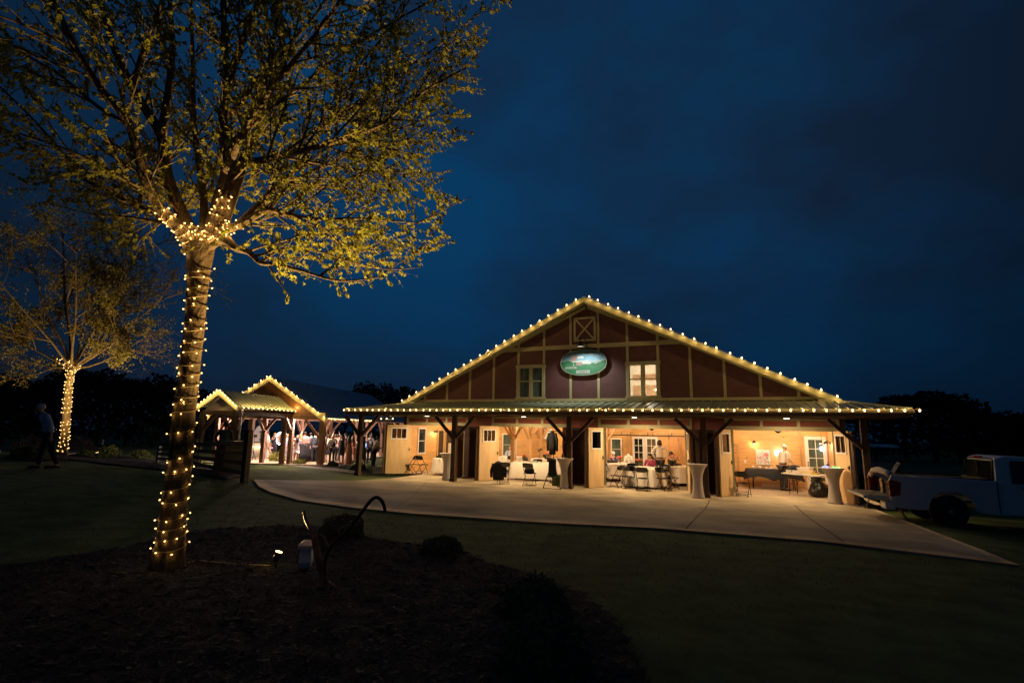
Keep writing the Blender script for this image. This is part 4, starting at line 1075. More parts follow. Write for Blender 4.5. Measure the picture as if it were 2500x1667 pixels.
# the boards run upright: rotate the material's planks with a turned object
gbl2 = MB(); RZ = atan2(pg.y, pg.x); MI = Matrix.Rotation(-RZ, 4, 'Z'); gbl.xf(MI); o = gbl.build('gable_boards', M['cedarV'], pv, rot=(0,0,RZ))
ce = MB(); ce.slab([PT(-hw,.1,PE+.02), PT(hw,.1,PE+.02), PT(hw,PL,PE+.02), PT(-hw,PL,PE+.02)], .03); pb('ceiling', ce, 'ceil_white')
bm = MB()
for a0, l0, a1, l1 in [(-hw,0,hw,0),(-hw,PL,hw,PL),(-hw,0,-hw,PL),(hw,0,hw,PL)]: bm.beam(PT(a0,l0,PE-.14)-V((0,0,0)), PT(a1,l1,PE-.14), .18, .26)
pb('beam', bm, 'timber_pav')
def ppost(a, l, br=(), w=.2, r=.75):
    q = MB(); q.beam(PT(a,l,0), PT(a,l,PE-.28), w, w, pd); o = pb('post', q, 'timber_pav')
    for da, dl in br:
        b = MB(); b.beam(PT(a+da*.08,l+dl*.08,PE-.28-r-.15), PT(a+da*(r+.1),l+dl*(r+.1),PE-.26), .12, .15, (pd if da else pg)); b.build('brace', M['timber_pav'], o)
ppost(hw, 0, [(-1,0),(0,1)], .3, 1.0)
def aof(x, l):  # across-coordinate of an image column on line l
    lo, hi = -12, 12
    for _ in range(40):
        m_ = (lo+hi)/2; p = pv.location+PT(m_, l, 1)
        if px(p)[0] < x: lo = m_
        else: hi = m_
    return lo
ppost(aof(690, 0), 0, [], .24); ppost(aof(609, 0), 0, [], .26); ppost(-hw, 0, [(1,0),(0,1)])
for l in (5.1, 10.2, PL): ppost(hw, l, [(0,1),(0,-1)] if l < PL else [(0,-1),(-1,0)]); ppost(-hw, l, [(0,1),(0,-1)] if l < PL else [(0,-1),(1,0)])
ppost(0, PL, [(1,0),(-1,0)])
# the small entrance roof in front of the left part
SO = atD(533, 1000, 25.4); SO.z = -.1
se = empty('entry_canopy', SO, 0, 'small ribbed-roof entry canopy lined with bulbs left of the pavilion gable', 'canopy')
SW = 1.06; SL = 5.6; SE_ = 3.12; SR = 3.93
def sb(name, mb, m): return mb.build(name, M[m] if isinstance(m, str) else m, se)
for s in (-1, 1):
    r = MB(); A = PT(s*SW,-.1,SE_); B = PT(s*SW,SL,SE_); Cc = PT(0,SL,SR); D = PT(0,-.1,SR); r.slab([A,B,Cc,D], .05)
    nn = (B-A).cross(D-A).normalized(); nn = nn if nn.z > 0 else -nn
    for i in range(17): u = i/16; r.beam(A.lerp(B,u)+nn*.012, D.lerp(Cc,u)+nn*.012, .035, .05, nn)
    sb('roof', r, 'roofmetal')
f = MB()
for s in (-1, 1):
    a = PT(0,-.13,SR-.01); b = PT(s*(SW+.02),-.13,SE_-.01); dz = V((0,0,-.24)); q = [a,b,b+dz*.9,a+dz]; f.add(q+[p+pd*.03 for p in q], [(0,1,2,3),(7,6,5,4),(0,4,5,1),(2,6,7,3),(0,3,7,4),(1,5,6,2)])
sb('fascia', f, 'fascia')
f = MB(); q = [PT(-SW+.12,.25,SE_-.2), PT(SW-.12,.25,SE_-.2), PT(0,.25,SR-.3)]; f.add(q+[p+pd*.05 for p in q], [(0,1,2),(5,4,3),(0,3,4,1),(1,4,5,2),(2,5,3,0)]); sb('gable_panel', f, 'ceil_white')
f = MB(); f.beam(PT(-.85,.1,SE_-.3), PT(.85,.1,SE_-.3), .2, .22); f.beam(PT(-.85,SL,SE_-.3), PT(.85,SL,SE_-.3), .2, .22); f.beam(PT(-.85,0,SE_-.3), PT(-.85,SL,SE_-.3), .16, .2); f.beam(PT(.85,0,SE_-.3), PT(.85,SL,SE_-.3), .16, .2); sb('beam', f, 'timber')
for a, l in [(-.85,.1),(.85,.1),(-.85,SL),(.85,SL)]:
    q = MB(); q.beam(PT(a,l,0), PT(a,l,SE_-.4), .22, .22, pd); o = sb('post', q, 'timber' if l < 1 else 'timber_pav')
    b = MB(); sg = -1 if a > 0 else 1; b.beam(PT(a+sg*.08,l,SE_-1.15), PT(a+sg*.72,l,SE_-.4), .12, .16, pd); b.build('brace', M['timber'], o)
    b = MB(); b.beam(PT(a,l+(.1 if l < 1 else -.1),SE_-1.15), PT(a,l+(.8 if l < 1 else -.8),SE_-.4), .12, .15, pg); b.build('brace', M['timber_pav'], o)
dpx = MB(); dpx.tube([PT(1.04,.35,SE_-.1), PT(1.02,.35,SE_-.3), PT(.99,.35,SE_-.5), PT(.99,.35,.1)], .05, 8); sb('downspout', dpx, 'whitepaint')
BMP = bulbmesh(.03, 'bulb_roof')
pl_ = pv.location; sl_ = se.location
def W(o, v): return V(o)+v
string('bulb string up the left rake of the big pavilion gable', [W(pl_,PT(-hw-OV,-.58,PE-k*OV+.10)), W(pl_,PT(-.05,-.58,PR+.10))], .42, BMP, W_=3, lo=-pd*.07-V((0,0,.05)), off=V((0,0,0)), sag=.02)
string('bulb string down the right rake of the big pavilion gable', [W(pl_,PT(.1,-.58,PR+.07)), W(pl_,PT(hw+OV,-.58,PE-k*OV+.07))], .42, BMP, W_=3, lo=-pd*.07-V((0,0,.05)), off=V((0,0,0)), sag=.02)
string('bulb string up the left rake of the entry canopy', [W(sl_,PT(-SW-.05,-.18,SE_-.02)), W(sl_,PT(-.05,-.18,SR))], .19, BMP, W_=1.6, lo=-pd*.07-V((0,0,.05)), off=V((0,0,0)), sag=.01)
string('bulb string down the right rake of the entry canopy', [W(sl_,PT(.1,-.18,SR-.03)), W(sl_,PT(SW+.05,-.18,SE_-.05))], .19, BMP, W_=1.6, lo=-pd*.07-V((0,0,.05)), off=V((0,0,0)), sag=.01)
string('bulb string along the eave of the entry canopy', [W(sl_,PT(SW+.06,.3,SE_-.02)), W(sl_,PT(SW+.06,SL,SE_-.02))], .42, BMP, W_=6, lo=V((0,0,.22)), off=V((0,0,0)), sag=.03)
string('bulb string along the right eave of the pavilion', [W(pl_,PT(hw+OV+.05,.2,PE-k*OV-.0)), W(pl_,PT(hw+OV+.05,7.5,PE-k*OV-.0))], .62, BMP, W_=3, lo=-pd*.07-V((0,0,.05)), off=V((0,0,0)), sag=.05)
string('bulb string hanging behind the left corner of the barn porch', [atD(917,1022,27), atD(960,1021.5,26.5)], .37, BMP, W_=3, lo=-pd*.07-V((0,0,.05)), off=V((0,0,0)), sag=.03)
string('small bulb string under the pavilion ceiling', [W(pl_,PT(-1.2,2.0,PE-.12)), W(pl_,PT(2.8,2.6,PE-.12))], .35, BMP, W_=3, lo=-pd*.07-V((0,0,.05)), off=V((0,0,0)), sag=.03)
# pavilion lights
for i, (a, l) in enumerate([(-1.7,.7),(1.7,.7),(0,4.5),(-1.4,9),(1.6,12)]):
    r = MB(); r.lathe([(.11,0),(.14,.05),(.05,.1)], 14); o = r.build('pavilion_light', M['whitepaint'], loc=pl_+PT(a,l,PE-.14)); tag(o, 'white ceiling light under the pavilion roof', 'light', 'pavilion ceiling lights')
    d = MB(); d.lathe([(.10,-.01),(.10,-.003)], 12); d.build('lens', M['discwhite'], o)
    lamp('pavilion_lamp', 'POINT', pl_+PT(a,l,PE-.32), 600 if l < 1 else 380, (1, .74, .66), .12)
# a bar with planked white front, an arch backdrop, a ring mirror, a black high table with a crate
rz = atan2(pg.y, pg.x)
def pplace(x, y, d): p = atD(x, y, d); p.z = -.04; return p
bar = empty('bar_counter', pplace(630, 1115, 35.5), rz, 'white planked bar counter under string lights in the pavilion', 'counter')
b = MB(); 
for i in range(6): b.box(-.62, 0, .02+i*.16, .62, .5, .165+i*.16)
b.build('plank_front', M['white'], bar); b = MB(); b.box(-.7,-.08,.99,.7,.6,1.04); b.build('counter_top', M['timber'], bar)
string('icicle lights draped over the front of the white bar', [bar.location+pg*-.5+V((0,-.05,.72)), bar.location+pg*.5+V((0,-.05,.72))], .09, BMP, W_=.5, lo=-pd*.07-V((0,0,.05)), off=V((0,0,0)), sag=.03, cat='fairy lights')
ar = empty('arch_backdrop', pplace(632, 1115, 38), rz, 'tall white arched backdrop with painted leaves in the pavilion', 'backdrop')
a_ = MB(); a_.prism([(.62*cos(pi*i/20), 1.25+.95*sin(pi*i/20)) for i in range(21)]+[(-.62,.1),(.62,.1)], 0, .04); a_.build('panel', M['whitepaint'], ar)
a_ = MB(); rr = random.Random(4)
for i in range(60): leafquad(a_, V((rr.uniform(-.05,.45), -.06, rr.uniform(1.0,1.75))), .09, rr)
a_.build('leaf_garland', M['bushdark'], ar)
ri = MB(); ri.tube([(.42*cos(2*pi*i/24), 0, .42*sin(2*pi*i/24)) for i in range(25)], .05, 8, caps=False)
p = pplace(684, 1115, 36); p.z = 1.25; o = ri.build('ring_light', M['discwhite'], loc=p, rot=(0,0,rz)); tag(o, 'glowing white ring on a stand beside a pavilion post', 'ring light')
s = MB(); s.tube([(0,0,-.45),(0,0,-1.27)], .02, 6); s.build('stand', M['black'], o); s = MB(); s.ball((0,.05,0), .33, 14, 8, (1,.12,1)); s.build('mirror', M['timber_pav'], o)
ht = empty('high_table', pplace(748, 1124, 32.5), rz, 'black draped high table with a crate on it in the pavilion', 'table')
t = MB(); t.lathe([(.62,0),(.58,.5),(.56,1.0),(.57,1.08)], 20, fold=lambda r,z,a,j: r*(1+.04*sin(a*9)*(1-z))); t.build('drape', M['blackcloth'], ht)
cr_ = MB(); cr_.box(-.28,-.2,1.085,.2,.15,1.1); 
for z in (1.1,1.2,1.3): cr_.box(-.28,-.2,z,.2,-.18,z+.07); cr_.box(-.28,.13,z,.2,.15,z+.07); cr_.box(-.28,-.18,z,-.26,.13,z+.07); cr_.box(.18,-.18,z,.2,.13,z+.07)
cr_.xf(Matrix.Translation(ht.location) @ Matrix.Rotation(rz,4,'Z')); tag(cr_.build('crate', M['timber_pav']), 'slatted wooden crate on the black high table', 'crate')
st = MB(); p = pplace(617, 1117, 33); st.tube([p, p+V((0,0,1.5))], .02, 6)
for a in (0,2.1,4.2): st.tube([p+V((0,0,.6)), p+V((cos(a)*.3,sin(a)*.3,0))], .015, 5)
st.beam(p+V((-.2,0,1.5)), p+V((.2,0,1.5)), .05, .18); tag(st.build('music_stand', M['black']), 'thin black stand in front of the white bar', 'stand')
# glow sticks
def stick(x, y, d, dx, dz, col, label, L_=.32):
    p = atD(x, y, d); e = 'stick_'+label.split()[0]
    if e not in M: emis(e, col, 5)
    s = MB(); s.tube([p, p+_R*dx*L_+V((0,0,dz*L_))], .022, 8); tag(s.build('glow_stick', M[e]), label, 'glow stick')
stick(655, 1093, 35, 1, .05, (1,.25,.4), 'pink glow stick held low by the walking man in white', .3)
stick(729, 1070, 32, .02, -1, (.2,.9,.6), 'green glow stick raised beside the woman in white', .3)
stick(761, 1064, 33, 0, -1, (.25,1,.7), 'mint glow stick raised above the man in navy', .25)
stick(893, 1083, 31, .02, -1, (.25,.4,1), 'blue glow stick between the post and the olive dress', .3)
stick(697, 1082, 34, 1, -.05, (.6,.3,1), 'violet glow stick beside the pale suit', .25)
# milk crate and amplifier at the barn corner
bx = MB(); p = atD(921, 1140, 25.5); p.z = H(p.x,p.y); bx.box(p.x-.25,p.y,p.z,p.x+.3,p.y+.3,p.z+.06)
for i in range(5): bx.box(p.x-.25+i*.13,p.y,p.z+.06,p.x-.21+i*.13,p.y+.03,p.z+.3)
bx.box(p.x-.25,p.y,p.z+.3,p.x+.31,p.y+.3,p.z+.33); tag(bx.build('milk_crate', M['white']), 'pale plastic crate on the ground behind the left barn post', 'crate')
bx = MB(); p = p+V((.1,1.0,0)); bx.box(p.x-.3,p.y,p.z,p.x+.3,p.y+.4,p.z+.75); bx.lathe([(.2,-.01),(.22,0),(.02,.01)], 16, (p.x,p.y-.01,p.z+.35)); tag(bx.build('equipment_case', M['black']), 'black equipment case behind the left barn post', 'case')

# ---------------------------------------------------------------- dark rail fence in the left middle ground
fa = onH(385, 1128); fb = onH(596, 1176)
fence = empty('rail_fence', fa, 0, 'dark rail fence of four boards left of the pavilion', 'fence')
mid = [fa.lerp(fb, t) for t in (0, .58, 1)]
FZ = [1.0, 1.22, 1.5]
for i, p in enumerate(mid):
    q = MB(); w_ = .08; zb_ = H(p.x,p.y)-fa.z; q.box(p.x-fa.x-w_, p.y-fa.y-w_, zb_-.1, p.x-fa.x+w_, p.y-fa.y+w_, zb_+FZ[i]); q.build('fence_post', M['black'], fence)
for a, b in ((mid[0], mid[1]), (mid[1], mid[2])):
    for z in (.22, .48, .74, 1.0):
        q = MB(); A = V((a.x-fa.x, a.y-fa.y, H(a.x,a.y)-fa.z+z)); B = V((b.x-fa.x, b.y-fa.y, H(b.x,b.y)-fa.z+z*1.1)); q.beam(A, B, .03, .14); q.build('rail', M['black'], fence)

p = atD(562, 1150, 18.9); p.z = H(p.x, p.y); bt = MB(); bt.lathe([(.58,-.05),(.56,.4),(.53,1.1),(.53,1.14)], 4, fold=lambda r,z,a,j: r*1.1, smooth=False); bt.xf(Matrix.Rotation(.5, 4, 'Z'))
tag(bt.build('draped_stand', M['black'], loc=p), 'black draped stand in front of the dim man behind the rail fence', 'stand')
# ================================================================== PEOPLE
def skin_mesh(name, nodes, edges, m, lvl=1, root=0):
    """nodes: list of (Vector, radius-or-(rx,ry)); grows one continuous skinned surface"""
    me = bpy.data.meshes.new('t'); me.from_pydata([tuple(n[0]) for n in nodes], edges, []); o = bpy.data.objects.new('t', me); C.objects.link(o)
    md = o.modifiers.new('s', 'SKIN'); md.branch_smoothing = .6; md.use_smooth_shade = True
    sv = me.skin_vertices[0].data
    for i, n in enumerate(nodes):
        r = n[1]; sv[i].radius = (r, r) if not isinstance(r, tuple) else r; sv[i].use_root = (i == root)
    if lvl: sb_ = o.modifiers.new('u', 'SUBSURF'); sb_.levels = lvl; sb_.render_levels = lvl
    dg = bpy.context.evaluated_depsgraph_get(); r = bpy.data.meshes.new_from_object(o.evaluated_get(dg)); r.name = name
    bpy.data.objects.remove(o); bpy.data.meshes.remove(me)
    r.materials.clear(); r.materials.append(m)
    for p in r.polygons: p.use_smooth = True
    return r
CM = {}
def cmat(c, rough=.85):
    k = tuple(round(x, 3) for x in c)
    if k not in CM: CM[k] = mat('fabric_%d' % len(CM), k, rough, var=.12, vs=9, bump=.15, bs=35, bd=.01)
    return CM[k]
HAIRC = {'brown': (.06,.03,.015), 'black': (.012,.01,.009), 'grey': (.45,.42,.4), 'white': (.7,.68,.66), 'blond': (.35,.22,.09), 'red': (.10,.025,.015), 'bald': (.35,.22,.15)}
def person(loc, face, label, h=1.72, top=(.7,.68,.62), bot=(.03,.03,.04), hair='brown', hairlen='short', arms='down', dress=None, dresslen=.5, seated=False, lean=0., skin='skin', stride=.0, sleeves='long', group=None, look=0, vest=None, skirt=False):
    """face = heading in radians (0 looks along +Y)."""
    o = empty('person', loc, face, label, 'person', group); s = h/1.72
    g = lambda x, y, z: V((x, y, z))*s
    fem = dress is not None or hairlen == 'long' or skirt
    sh = .165 if fem else .195
    hipz = .90; pel = g(0, 0, .93); dz = 0
    if seated: dz = -.43; 
    L = lambda v: v + g(0, 0, dz)
    def bend(v):   # lean forward about the pelvis
        v = V(v); c = g(0,0,.93); d = v-c; a = lean; return c+V((d.x, d.y*cos(a)+d.z*sin(a), -d.y*sin(a)+d.z*cos(a)))
    T = {'pelvis': pel, 'waist': bend(g(0,.0,1.08)), 'chest': bend(g(0,.01,1.30)), 'neck0': bend(g(0,0,1.43)), 'neck': bend(g(0,.01,1.50)), 'head': bend(g(0,.025,1.60)), 'crown': bend(g(0,.01,1.68))}
    if lean > .5: T['head'] += g(0,.05,.02); T['crown'] += g(0,.09,0)
    nodes = []; edges = []; ix = {}
    def nd(k, p, r, par=None):
        ix[k] = len(nodes); nodes.append((L(p), r if not isinstance(r, tuple) else (r[0]*s, r[1]*s)))
        if not isinstance(r, tuple): nodes[-1] = (L(p), r*s)
        if par is not None: edges.append((ix[par], ix[k]))
    nd('pelvis', T['pelvis'], (.15,.11)); nd('waist', T['waist'], (.125 if fem else .14,.10), 'pelvis'); nd('chest', T['chest'], (.15 if fem else .17,.115), 'waist')
    nd('neck0', T['neck0'], (.08,.07), 'chest'); nd('neck', T['neck'], .05, 'neck0'); nd('jaw', T['neck'].lerp(T['head'],.55)+g(0,.02,0), (.062,.07), 'neck'); nd('head', T['head'], (.076,.092), 'jaw'); nd('crown', T['crown'], (.06,.075), 'head')
    AR = {'down': [(.24,.0,1.16),(.25,.06,.92),(.25,.09,.84)], 'front': [(.24,.05,1.17),(.17,.27,1.10),(.12,.34,1.12)], 'hips': [(.31,-.02,1.17),(.20,.05,.98),(.16,.08,.94)],
          'up': [(.26,.08,1.55),(.2,.14,1.78),(.18,.14,1.86)], 'out': [(.36,.08,1.22),(.48,.22,1.10),(.53,.28,1.09)], 'face': [(.22,.16,1.18),(.10,.2,1.42),(.06,.2,1.5)], 'clap': [(.24,.12,1.2),(.12,.28,1.36),(.05,.32,1.44)]}
    ar = arms if isinstance(arms, tuple) else (arms, arms)
    for i, sd in enumerate((-1, 1)):
        A = AR[ar[i]]; P = [g(sd*sh, 0, 1.40)] + [g(sd*a[0], a[1], a[2]) for a in A]; P = [bend(p) for p in P]
        if lean > .5 and ar[i] == 'down': P[1:] = [P[0]+g(sd*.04,.06,-.26), P[0]+g(sd*.03,.14,-.48), P[0]+g(sd*.03,.17,-.56)]
        k = str(sd); nd('sh'+k, P[0], .062 if not fem else .052, 'neck0'); nd('el'+k, P[1], .044, 'sh'+k); nd('wr'+k, P[2], .028, 'el'+k); nd('ha'+k, P[3], (.036,.02), 'wr'+k)
        hd = (P[3]-P[2]).normalized(); sd_ = hd.cross(V((0,0,1)))
        if sd_.length < .2: sd_ = hd.cross(V((1,0,0)))
        sd_.normalize(); cu = hd.cross(sd_)*(.02*s)
        for q, (f_, l_) in enumerate([(-.026,.07),(-.009,.08),(.009,.076),(.026,.06)]):
            a = P[3]+sd_*(f_*s)+hd*(.03*s); nd('f%s%d' % (k, q), a, .010, 'ha'+k); nd('g%s%d' % (k, q), a+hd*(l_*s)+cu*(1+.3*q), .0075, 'f%s%d' % (k, q))
        a = P[3]-sd_*(.032*s)-hd*.01*s; nd('t'+k, a, .012, 'ha'+k); nd('u'+k, a-sd_*(.02*s)+hd*(.035*s), .009, 't'+k)
    for sd in (-1, 1):
        k = str(sd); st = sd*stride
        if seated: P = [g(sd*.09,.03,.90), g(sd*.11,.43,.92), g(sd*.11,.44,.50), g(sd*.11,.55,.46)]
        else: P = [g(sd*.09,0,.86), g(sd*.10,.03+st*.5,.49), g(sd*.10,-.01+st+(-.06 if st < 0 else 0),.08), g(sd*.11,.13+st,.035)]
        nd('hp'+k, P[0], .095, 'pelvis'); nd('kn'+k, P[1], .058, 'hp'+k); nd('an'+k, P[2], .038, 'kn'+k); nd('to'+k, P[3], (.042,.028), 'an'+k)
    body = bpy.data.objects.new('body', skin_mesh('body', nodes, edges, M[skin])); C.objects.link(body); body.parent = o
    def garment(name, keys, col, grow=.014, over={}, lvl=1, sole=None):
        ns = []; es = []; mp_ = {}
        for k in keys:
            p, r = nodes[ix[k]]; rr = over.get(k); 
            r2 = (r[0]+grow*s, r[1]+grow*s) if isinstance(r, tuple) else (r+grow*s, r+grow*s)
            if rr: r2 = (rr[0]*s, rr[1]*s)
            mp_[ix[k]] = len(ns); ns.append((p, r2))
        for a, b in edges:
            if a in mp_ and b in mp_: es.append((mp_[a], mp_[b]))
        g_ = bpy.data.objects.new(name, skin_mesh(name, ns, es, cmat(col), lvl)); C.objects.link(g_); g_.parent = o
    skt = ['pelvis','waist','chest','neck0','sh-1','sh1']
    if dress:
        garment('dress', skt, dress, .012)
    else:
        ks = skt+['el-1','el1']+(['wr-1','wr1'] if sleeves == 'long' else [])
        garment('shirt', ks, top, .014)
        if vest: garment('vest', ['pelvis','waist','chest'], vest, .03)
        if not skirt: garment('trousers', ['pelvis','hp-1','kn-1','an-1','hp1','kn1','an1'], bot, .02, {'pelvis': (.16,.125)})
        if not seated:
            b_ = MB(); c = L(g(0,0,1.0)); b_.lathe([(.150*s,-.02*s),(.152*s,.02*s)], 14, (0,0,0), capb=False, capt=False); b_.v = [(v[0]+c.x, v[1]*.72+c.y, v[2]+c.z) for v in b_.v]; b_.build('belt', M['black'], o)
    if dress or skirt:
        z1 = dresslen; col = dress or bot; d_ = MB()
        pr = [(.13,1.10),(.165,.95),(.185,.82),(.19,max(z1,.55)),(.20 if z1 > .3 else .26, z1)]
        pr = [(r*s, z*s+dz*s) for r, z in pr if z >= z1]; d_.lathe(pr[::-1], 20, fold=lambda r,z,a,j: r*(1+.07*sin(a*7+.7)*(1 if j < 2 else .3)), capb=False, capt=False)
        d_.v = [(v[0], v[1]*.78, v[2]) for v in d_.v]; d_.build('skirt', cmat(col), o)
    # hair
    H_ = MB(); hc = L(T['head'].lerp(T['crown'],.45)); hm = cmat(HAIRC[hair], .6); fd = (bend(g(0,1,1.3))-bend(g(0,0,1.3))).normalized(); 
    if hair != 'bald':
        back = hc - V((0,.022*s,0)); H_.ball(tuple(back+V((0,0,.012*s))), .098*s, 12, 8, (.92,1.0,.98))
        if hairlen == 'long':
            P = [back+V((0,-.02*s,.03*s)), back+V((0,-.06*s,-.09*s)), back+V((0,-.085*s,-.24*s)), back+V((0,-.09*s,-.40*s))]; H_.tube(P, [.08*s,.105*s,.10*s,.05*s], 10)
        elif hairlen == 'bob': H_.tube([back+V((0,-.03*s,.02*s)), back+V((0,-.05*s,-.12*s))], [.09*s,.1*s], 10)
        elif hairlen == 'bun': H_.ball(tuple(back+V((0,-.1*s,.03*s))), .05*s)
        H_.build('hair', hm, o)
    # face: eyes, nose, mouth, ears
    up_ = (T['crown']-T['head']).normalized(); fw = V((0, cos(lean*.6), -sin(lean*.6))); hd = L(T['head'])
    f_ = MB(); 
    for sd in (-1, 1): f_.ball(tuple(hd+V((sd*.03*s,0,.015*s))+fw*.086*s), .011*s, 6, 4)
    f_.build('eye', M['black'], o)
    f_ = MB(); f_.ball(tuple(hd+V((0,0,-.012*s))+fw*.096*s), .016*s, 6, 5, (.8,1,1.5)); 
    for sd in (-1, 1): f_.ball(tuple(hd+V((sd*.078*s,0,0))), .02*s, 6, 5, (.4,.7,1.3))
    f_.build('nose_and_ears', M[skin], o)
    f_ = MB(); f_.ball(tuple(hd+V((0,0,-.05*s))+fw*.084*s), .02*s, 6, 4, (1,.4,.35)); mat('lips', (.4,.12,.1), .5) if 'lips' not in M else 0; f_.build('mouth', M['lips'], o)
    if not seated or True:
        for sd in (-1, 1):
            a = nodes[ix['an%d' % sd]][0]; t = nodes[ix['to%d' % sd]][0]; sm = MB(); sm.tube([a+V((0,-.05*s,-.04*s)), a+V((0,.02,-.035*s)), t+V((0,.02*s,0)), t+V((0,.07*s,-.005))], [.04*s,.048*s,.05*s,.025*s], 8)
            sm.v = [(v[0], v[1], max(v[2], L(g(0,0,.003)).z if not seated else v[2])) for v in sm.v]; sm.build('shoe', M['black'] if not fem else cmat((.3,.2,.12)), o)
    return o
CAMH = lambda p: atan2(-(CAM.x-p.x), (CAM.y-p.y))      # heading that looks at the camera
def at_floor(x, y, z): return atZ(x, y, z)

# ---- guests in the pavilion; (image column, distance) stand on its floor at z = -.04
def guest(x, d, turn, label, **k):
    p = atD(x, 1100, d); p.z = -.04; person(p, CAMH(p)+radians(turn), label, **k)
BACK = 180
guest(655, 34.5, -80, 'man in white shirt and beige trousers striding past the white bar', h=1.80, top=(.75,.7,.66), bot=(.36,.26,.17), hair='brown', arms=('down','front'), stride=.2, lean=.22, skin='skin', sleeves='short')
guest(668, 36, 20, 'woman in a black dress facing out behind the striding man', h=1.66, dress=(.02,.015,.02), dresslen=.35, hair='blond', hairlen='long', arms='clap')
guest(699, 35.5, 150, 'guest in white half hidden behind the pavilion post left of the pale suit', h=1.60, top=(.7,.66,.72), bot=(.5,.45,.5), hair='blond', hairlen='bob', arms='front')
guest(711, 31.6, 165, 'woman in a pale beige suit seen from behind', h=1.70, top=(.5,.40,.36), bot=(.46,.37,.33), hair='brown', hairlen='bob', arms=('down','front'))
guest(724, 31.0, 180, 'woman with long dark hair in a short white outfit seen from behind', h=1.62, dress=(.72,.68,.72), dresslen=.62, hair='brown', hairlen='long', arms='out')
guest(742, 34.0, 170, 'man in a white shirt behind the black high table with an arm raised', h=1.78, top=(.78,.74,.8), bot=(.02,.02,.03), hair='brown', arms=('up','down'))
guest(756, 34.3, 150, 'guest in pale pink between the white shirt and the navy suit', h=1.72, top=(.62,.5,.5), bot=(.03,.03,.04), hair='brown', arms='front')
guest(768, 32.0, 175, 'man in a navy suit right of the black high table', h=1.80, top=(.03,.035,.06), bot=(.02,.02,.03), hair='brown', arms=('down','front'))
guest(791, 31.6, -60, 'man in a maroon shirt and khaki trousers right of the thick front post', h=1.72, top=(.07,.03,.04), bot=(.34,.24,.16), hair='brown', arms='front')
guest(801, 32.3, 160, 'woman in black with arms lifted and a cream bag', h=1.68, top=(.5,.4,.3), bot=(.015,.015,.015), skirt=True, dresslen=.45, hair='black', hairlen='bob', arms=('up','face'))
guest(811, 31.3, 185, 'man in a black vest over white sleeves seen from behind', h=1.70, top=(.7,.62,.5), bot=(.015,.015,.02), vest=(.02,.02,.022), hair='blond', hairlen='bob', arms='front')
guest(824, 33.5, 150, 'guest in dark clothes and pale sleeve between the vest and the black dress', h=1.66, top=(.6,.48,.42), bot=(.02,.02,.02), hair='black', arms='front')
guest(834, 30.6, -20, 'woman in a knee-length black dress with bare arms', h=1.68, dress=(.012,.012,.016), dresslen=.52, hair='brown', hairlen='long', arms=('down','front'))
guest(843, 32.2, 170, 'tall dark-haired guest behind the woman in black', h=1.76, top=(.03,.03,.04), bot=(.02,.02,.03), hair='black', arms='down')
guest(852, 30.2, 165, 'woman in a long peach dress with long dark hair', h=1.68, dress=(.62,.30,.16), dresslen=.05, hair='black', hairlen='long', arms='front')
guest(879, 31.5, 30, 'guest in pale pink beside the right pavilion posts', h=1.66, top=(.7,.55,.5), bot=(.4,.35,.33), hair='white', arms='front')
guest(887, 29.6, 170, 'woman in an olive green dress with red-brown hair', h=1.64, dress=(.13,.14,.05), dresslen=.4, hair='red', hairlen='long', arms='out')
guest(895, 32.0, 160, 'guest in white with both arms raised behind the olive dress', h=1.70, top=(.75,.72,.76), bot=(.05,.05,.06), hair='blond', arms='up')
guest(913, 29.0, 120, 'man in a cream shirt bending just right of the barn corner post', h=1.72, top=(.6,.5,.38), bot=(.02,.02,.02), hair='black', arms='front', lean=.3)
guest(733, 33.0, 190, 'woman in a lilac dress between the white outfit and the high table', h=1.64, dress=(.4,.32,.5), dresslen=.5, hair='blond', hairlen='long', arms='front')
guest(777, 33.5, 160, 'guest in grey half hidden behind the thick front pavilion post', h=1.74, top=(.2,.2,.22), bot=(.05,.05,.06), hair='brown', arms='down')
guest(818, 35.0, 175, 'guest in a white blouse deep in the pavilion crowd behind the vest', h=1.66, top=(.75,.7,.68), bot=(.03,.03,.04), hair='brown', hairlen='bob', arms='up')
guest(861, 33.2, 150, 'woman in a rust-coloured dress right of the long peach dress', h=1.64, dress=(.35,.12,.06), dresslen=.45, hair='brown', hairlen='long', arms='front')
guest(868, 35.5, 170, 'man in a pale blue shirt behind the right pavilion posts', h=1.78, top=(.45,.5,.6), bot=(.03,.03,.05), hair='brown', arms='clap')
guest(903, 33.8, 165, 'man in a white shirt between the raised arms and the barn corner post', h=1.75, top=(.7,.67,.64), bot=(.03,.03,.04), hair='black', arms='front')
# dim man behind the rail fence
p = onH(533, 1172); p = atD(540, 1150, 19.6); p.z = H(p.x, p.y); person(p, CAMH(p)+radians(165), 'dim man in a green shirt standing behind the dark rail fence', h=1.84, top=(.05,.09,.06), bot=(.015,.015,.018), hair='black', arms=('hips','front'), skin='skin2', group=None)
# man walking on the lawn at the far left
p = atD(118, 1145, 13.2); p = onH(110, 1143); person(p, CAMH(p)+radians(-75), 'stooping man in a light blue shirt walking across the dark lawn at far left', h=1.72, top=(.30,.42,.62), bot=(.012,.014,.02), hair='grey', arms='down', lean=.42, stride=.14, skin='skin')
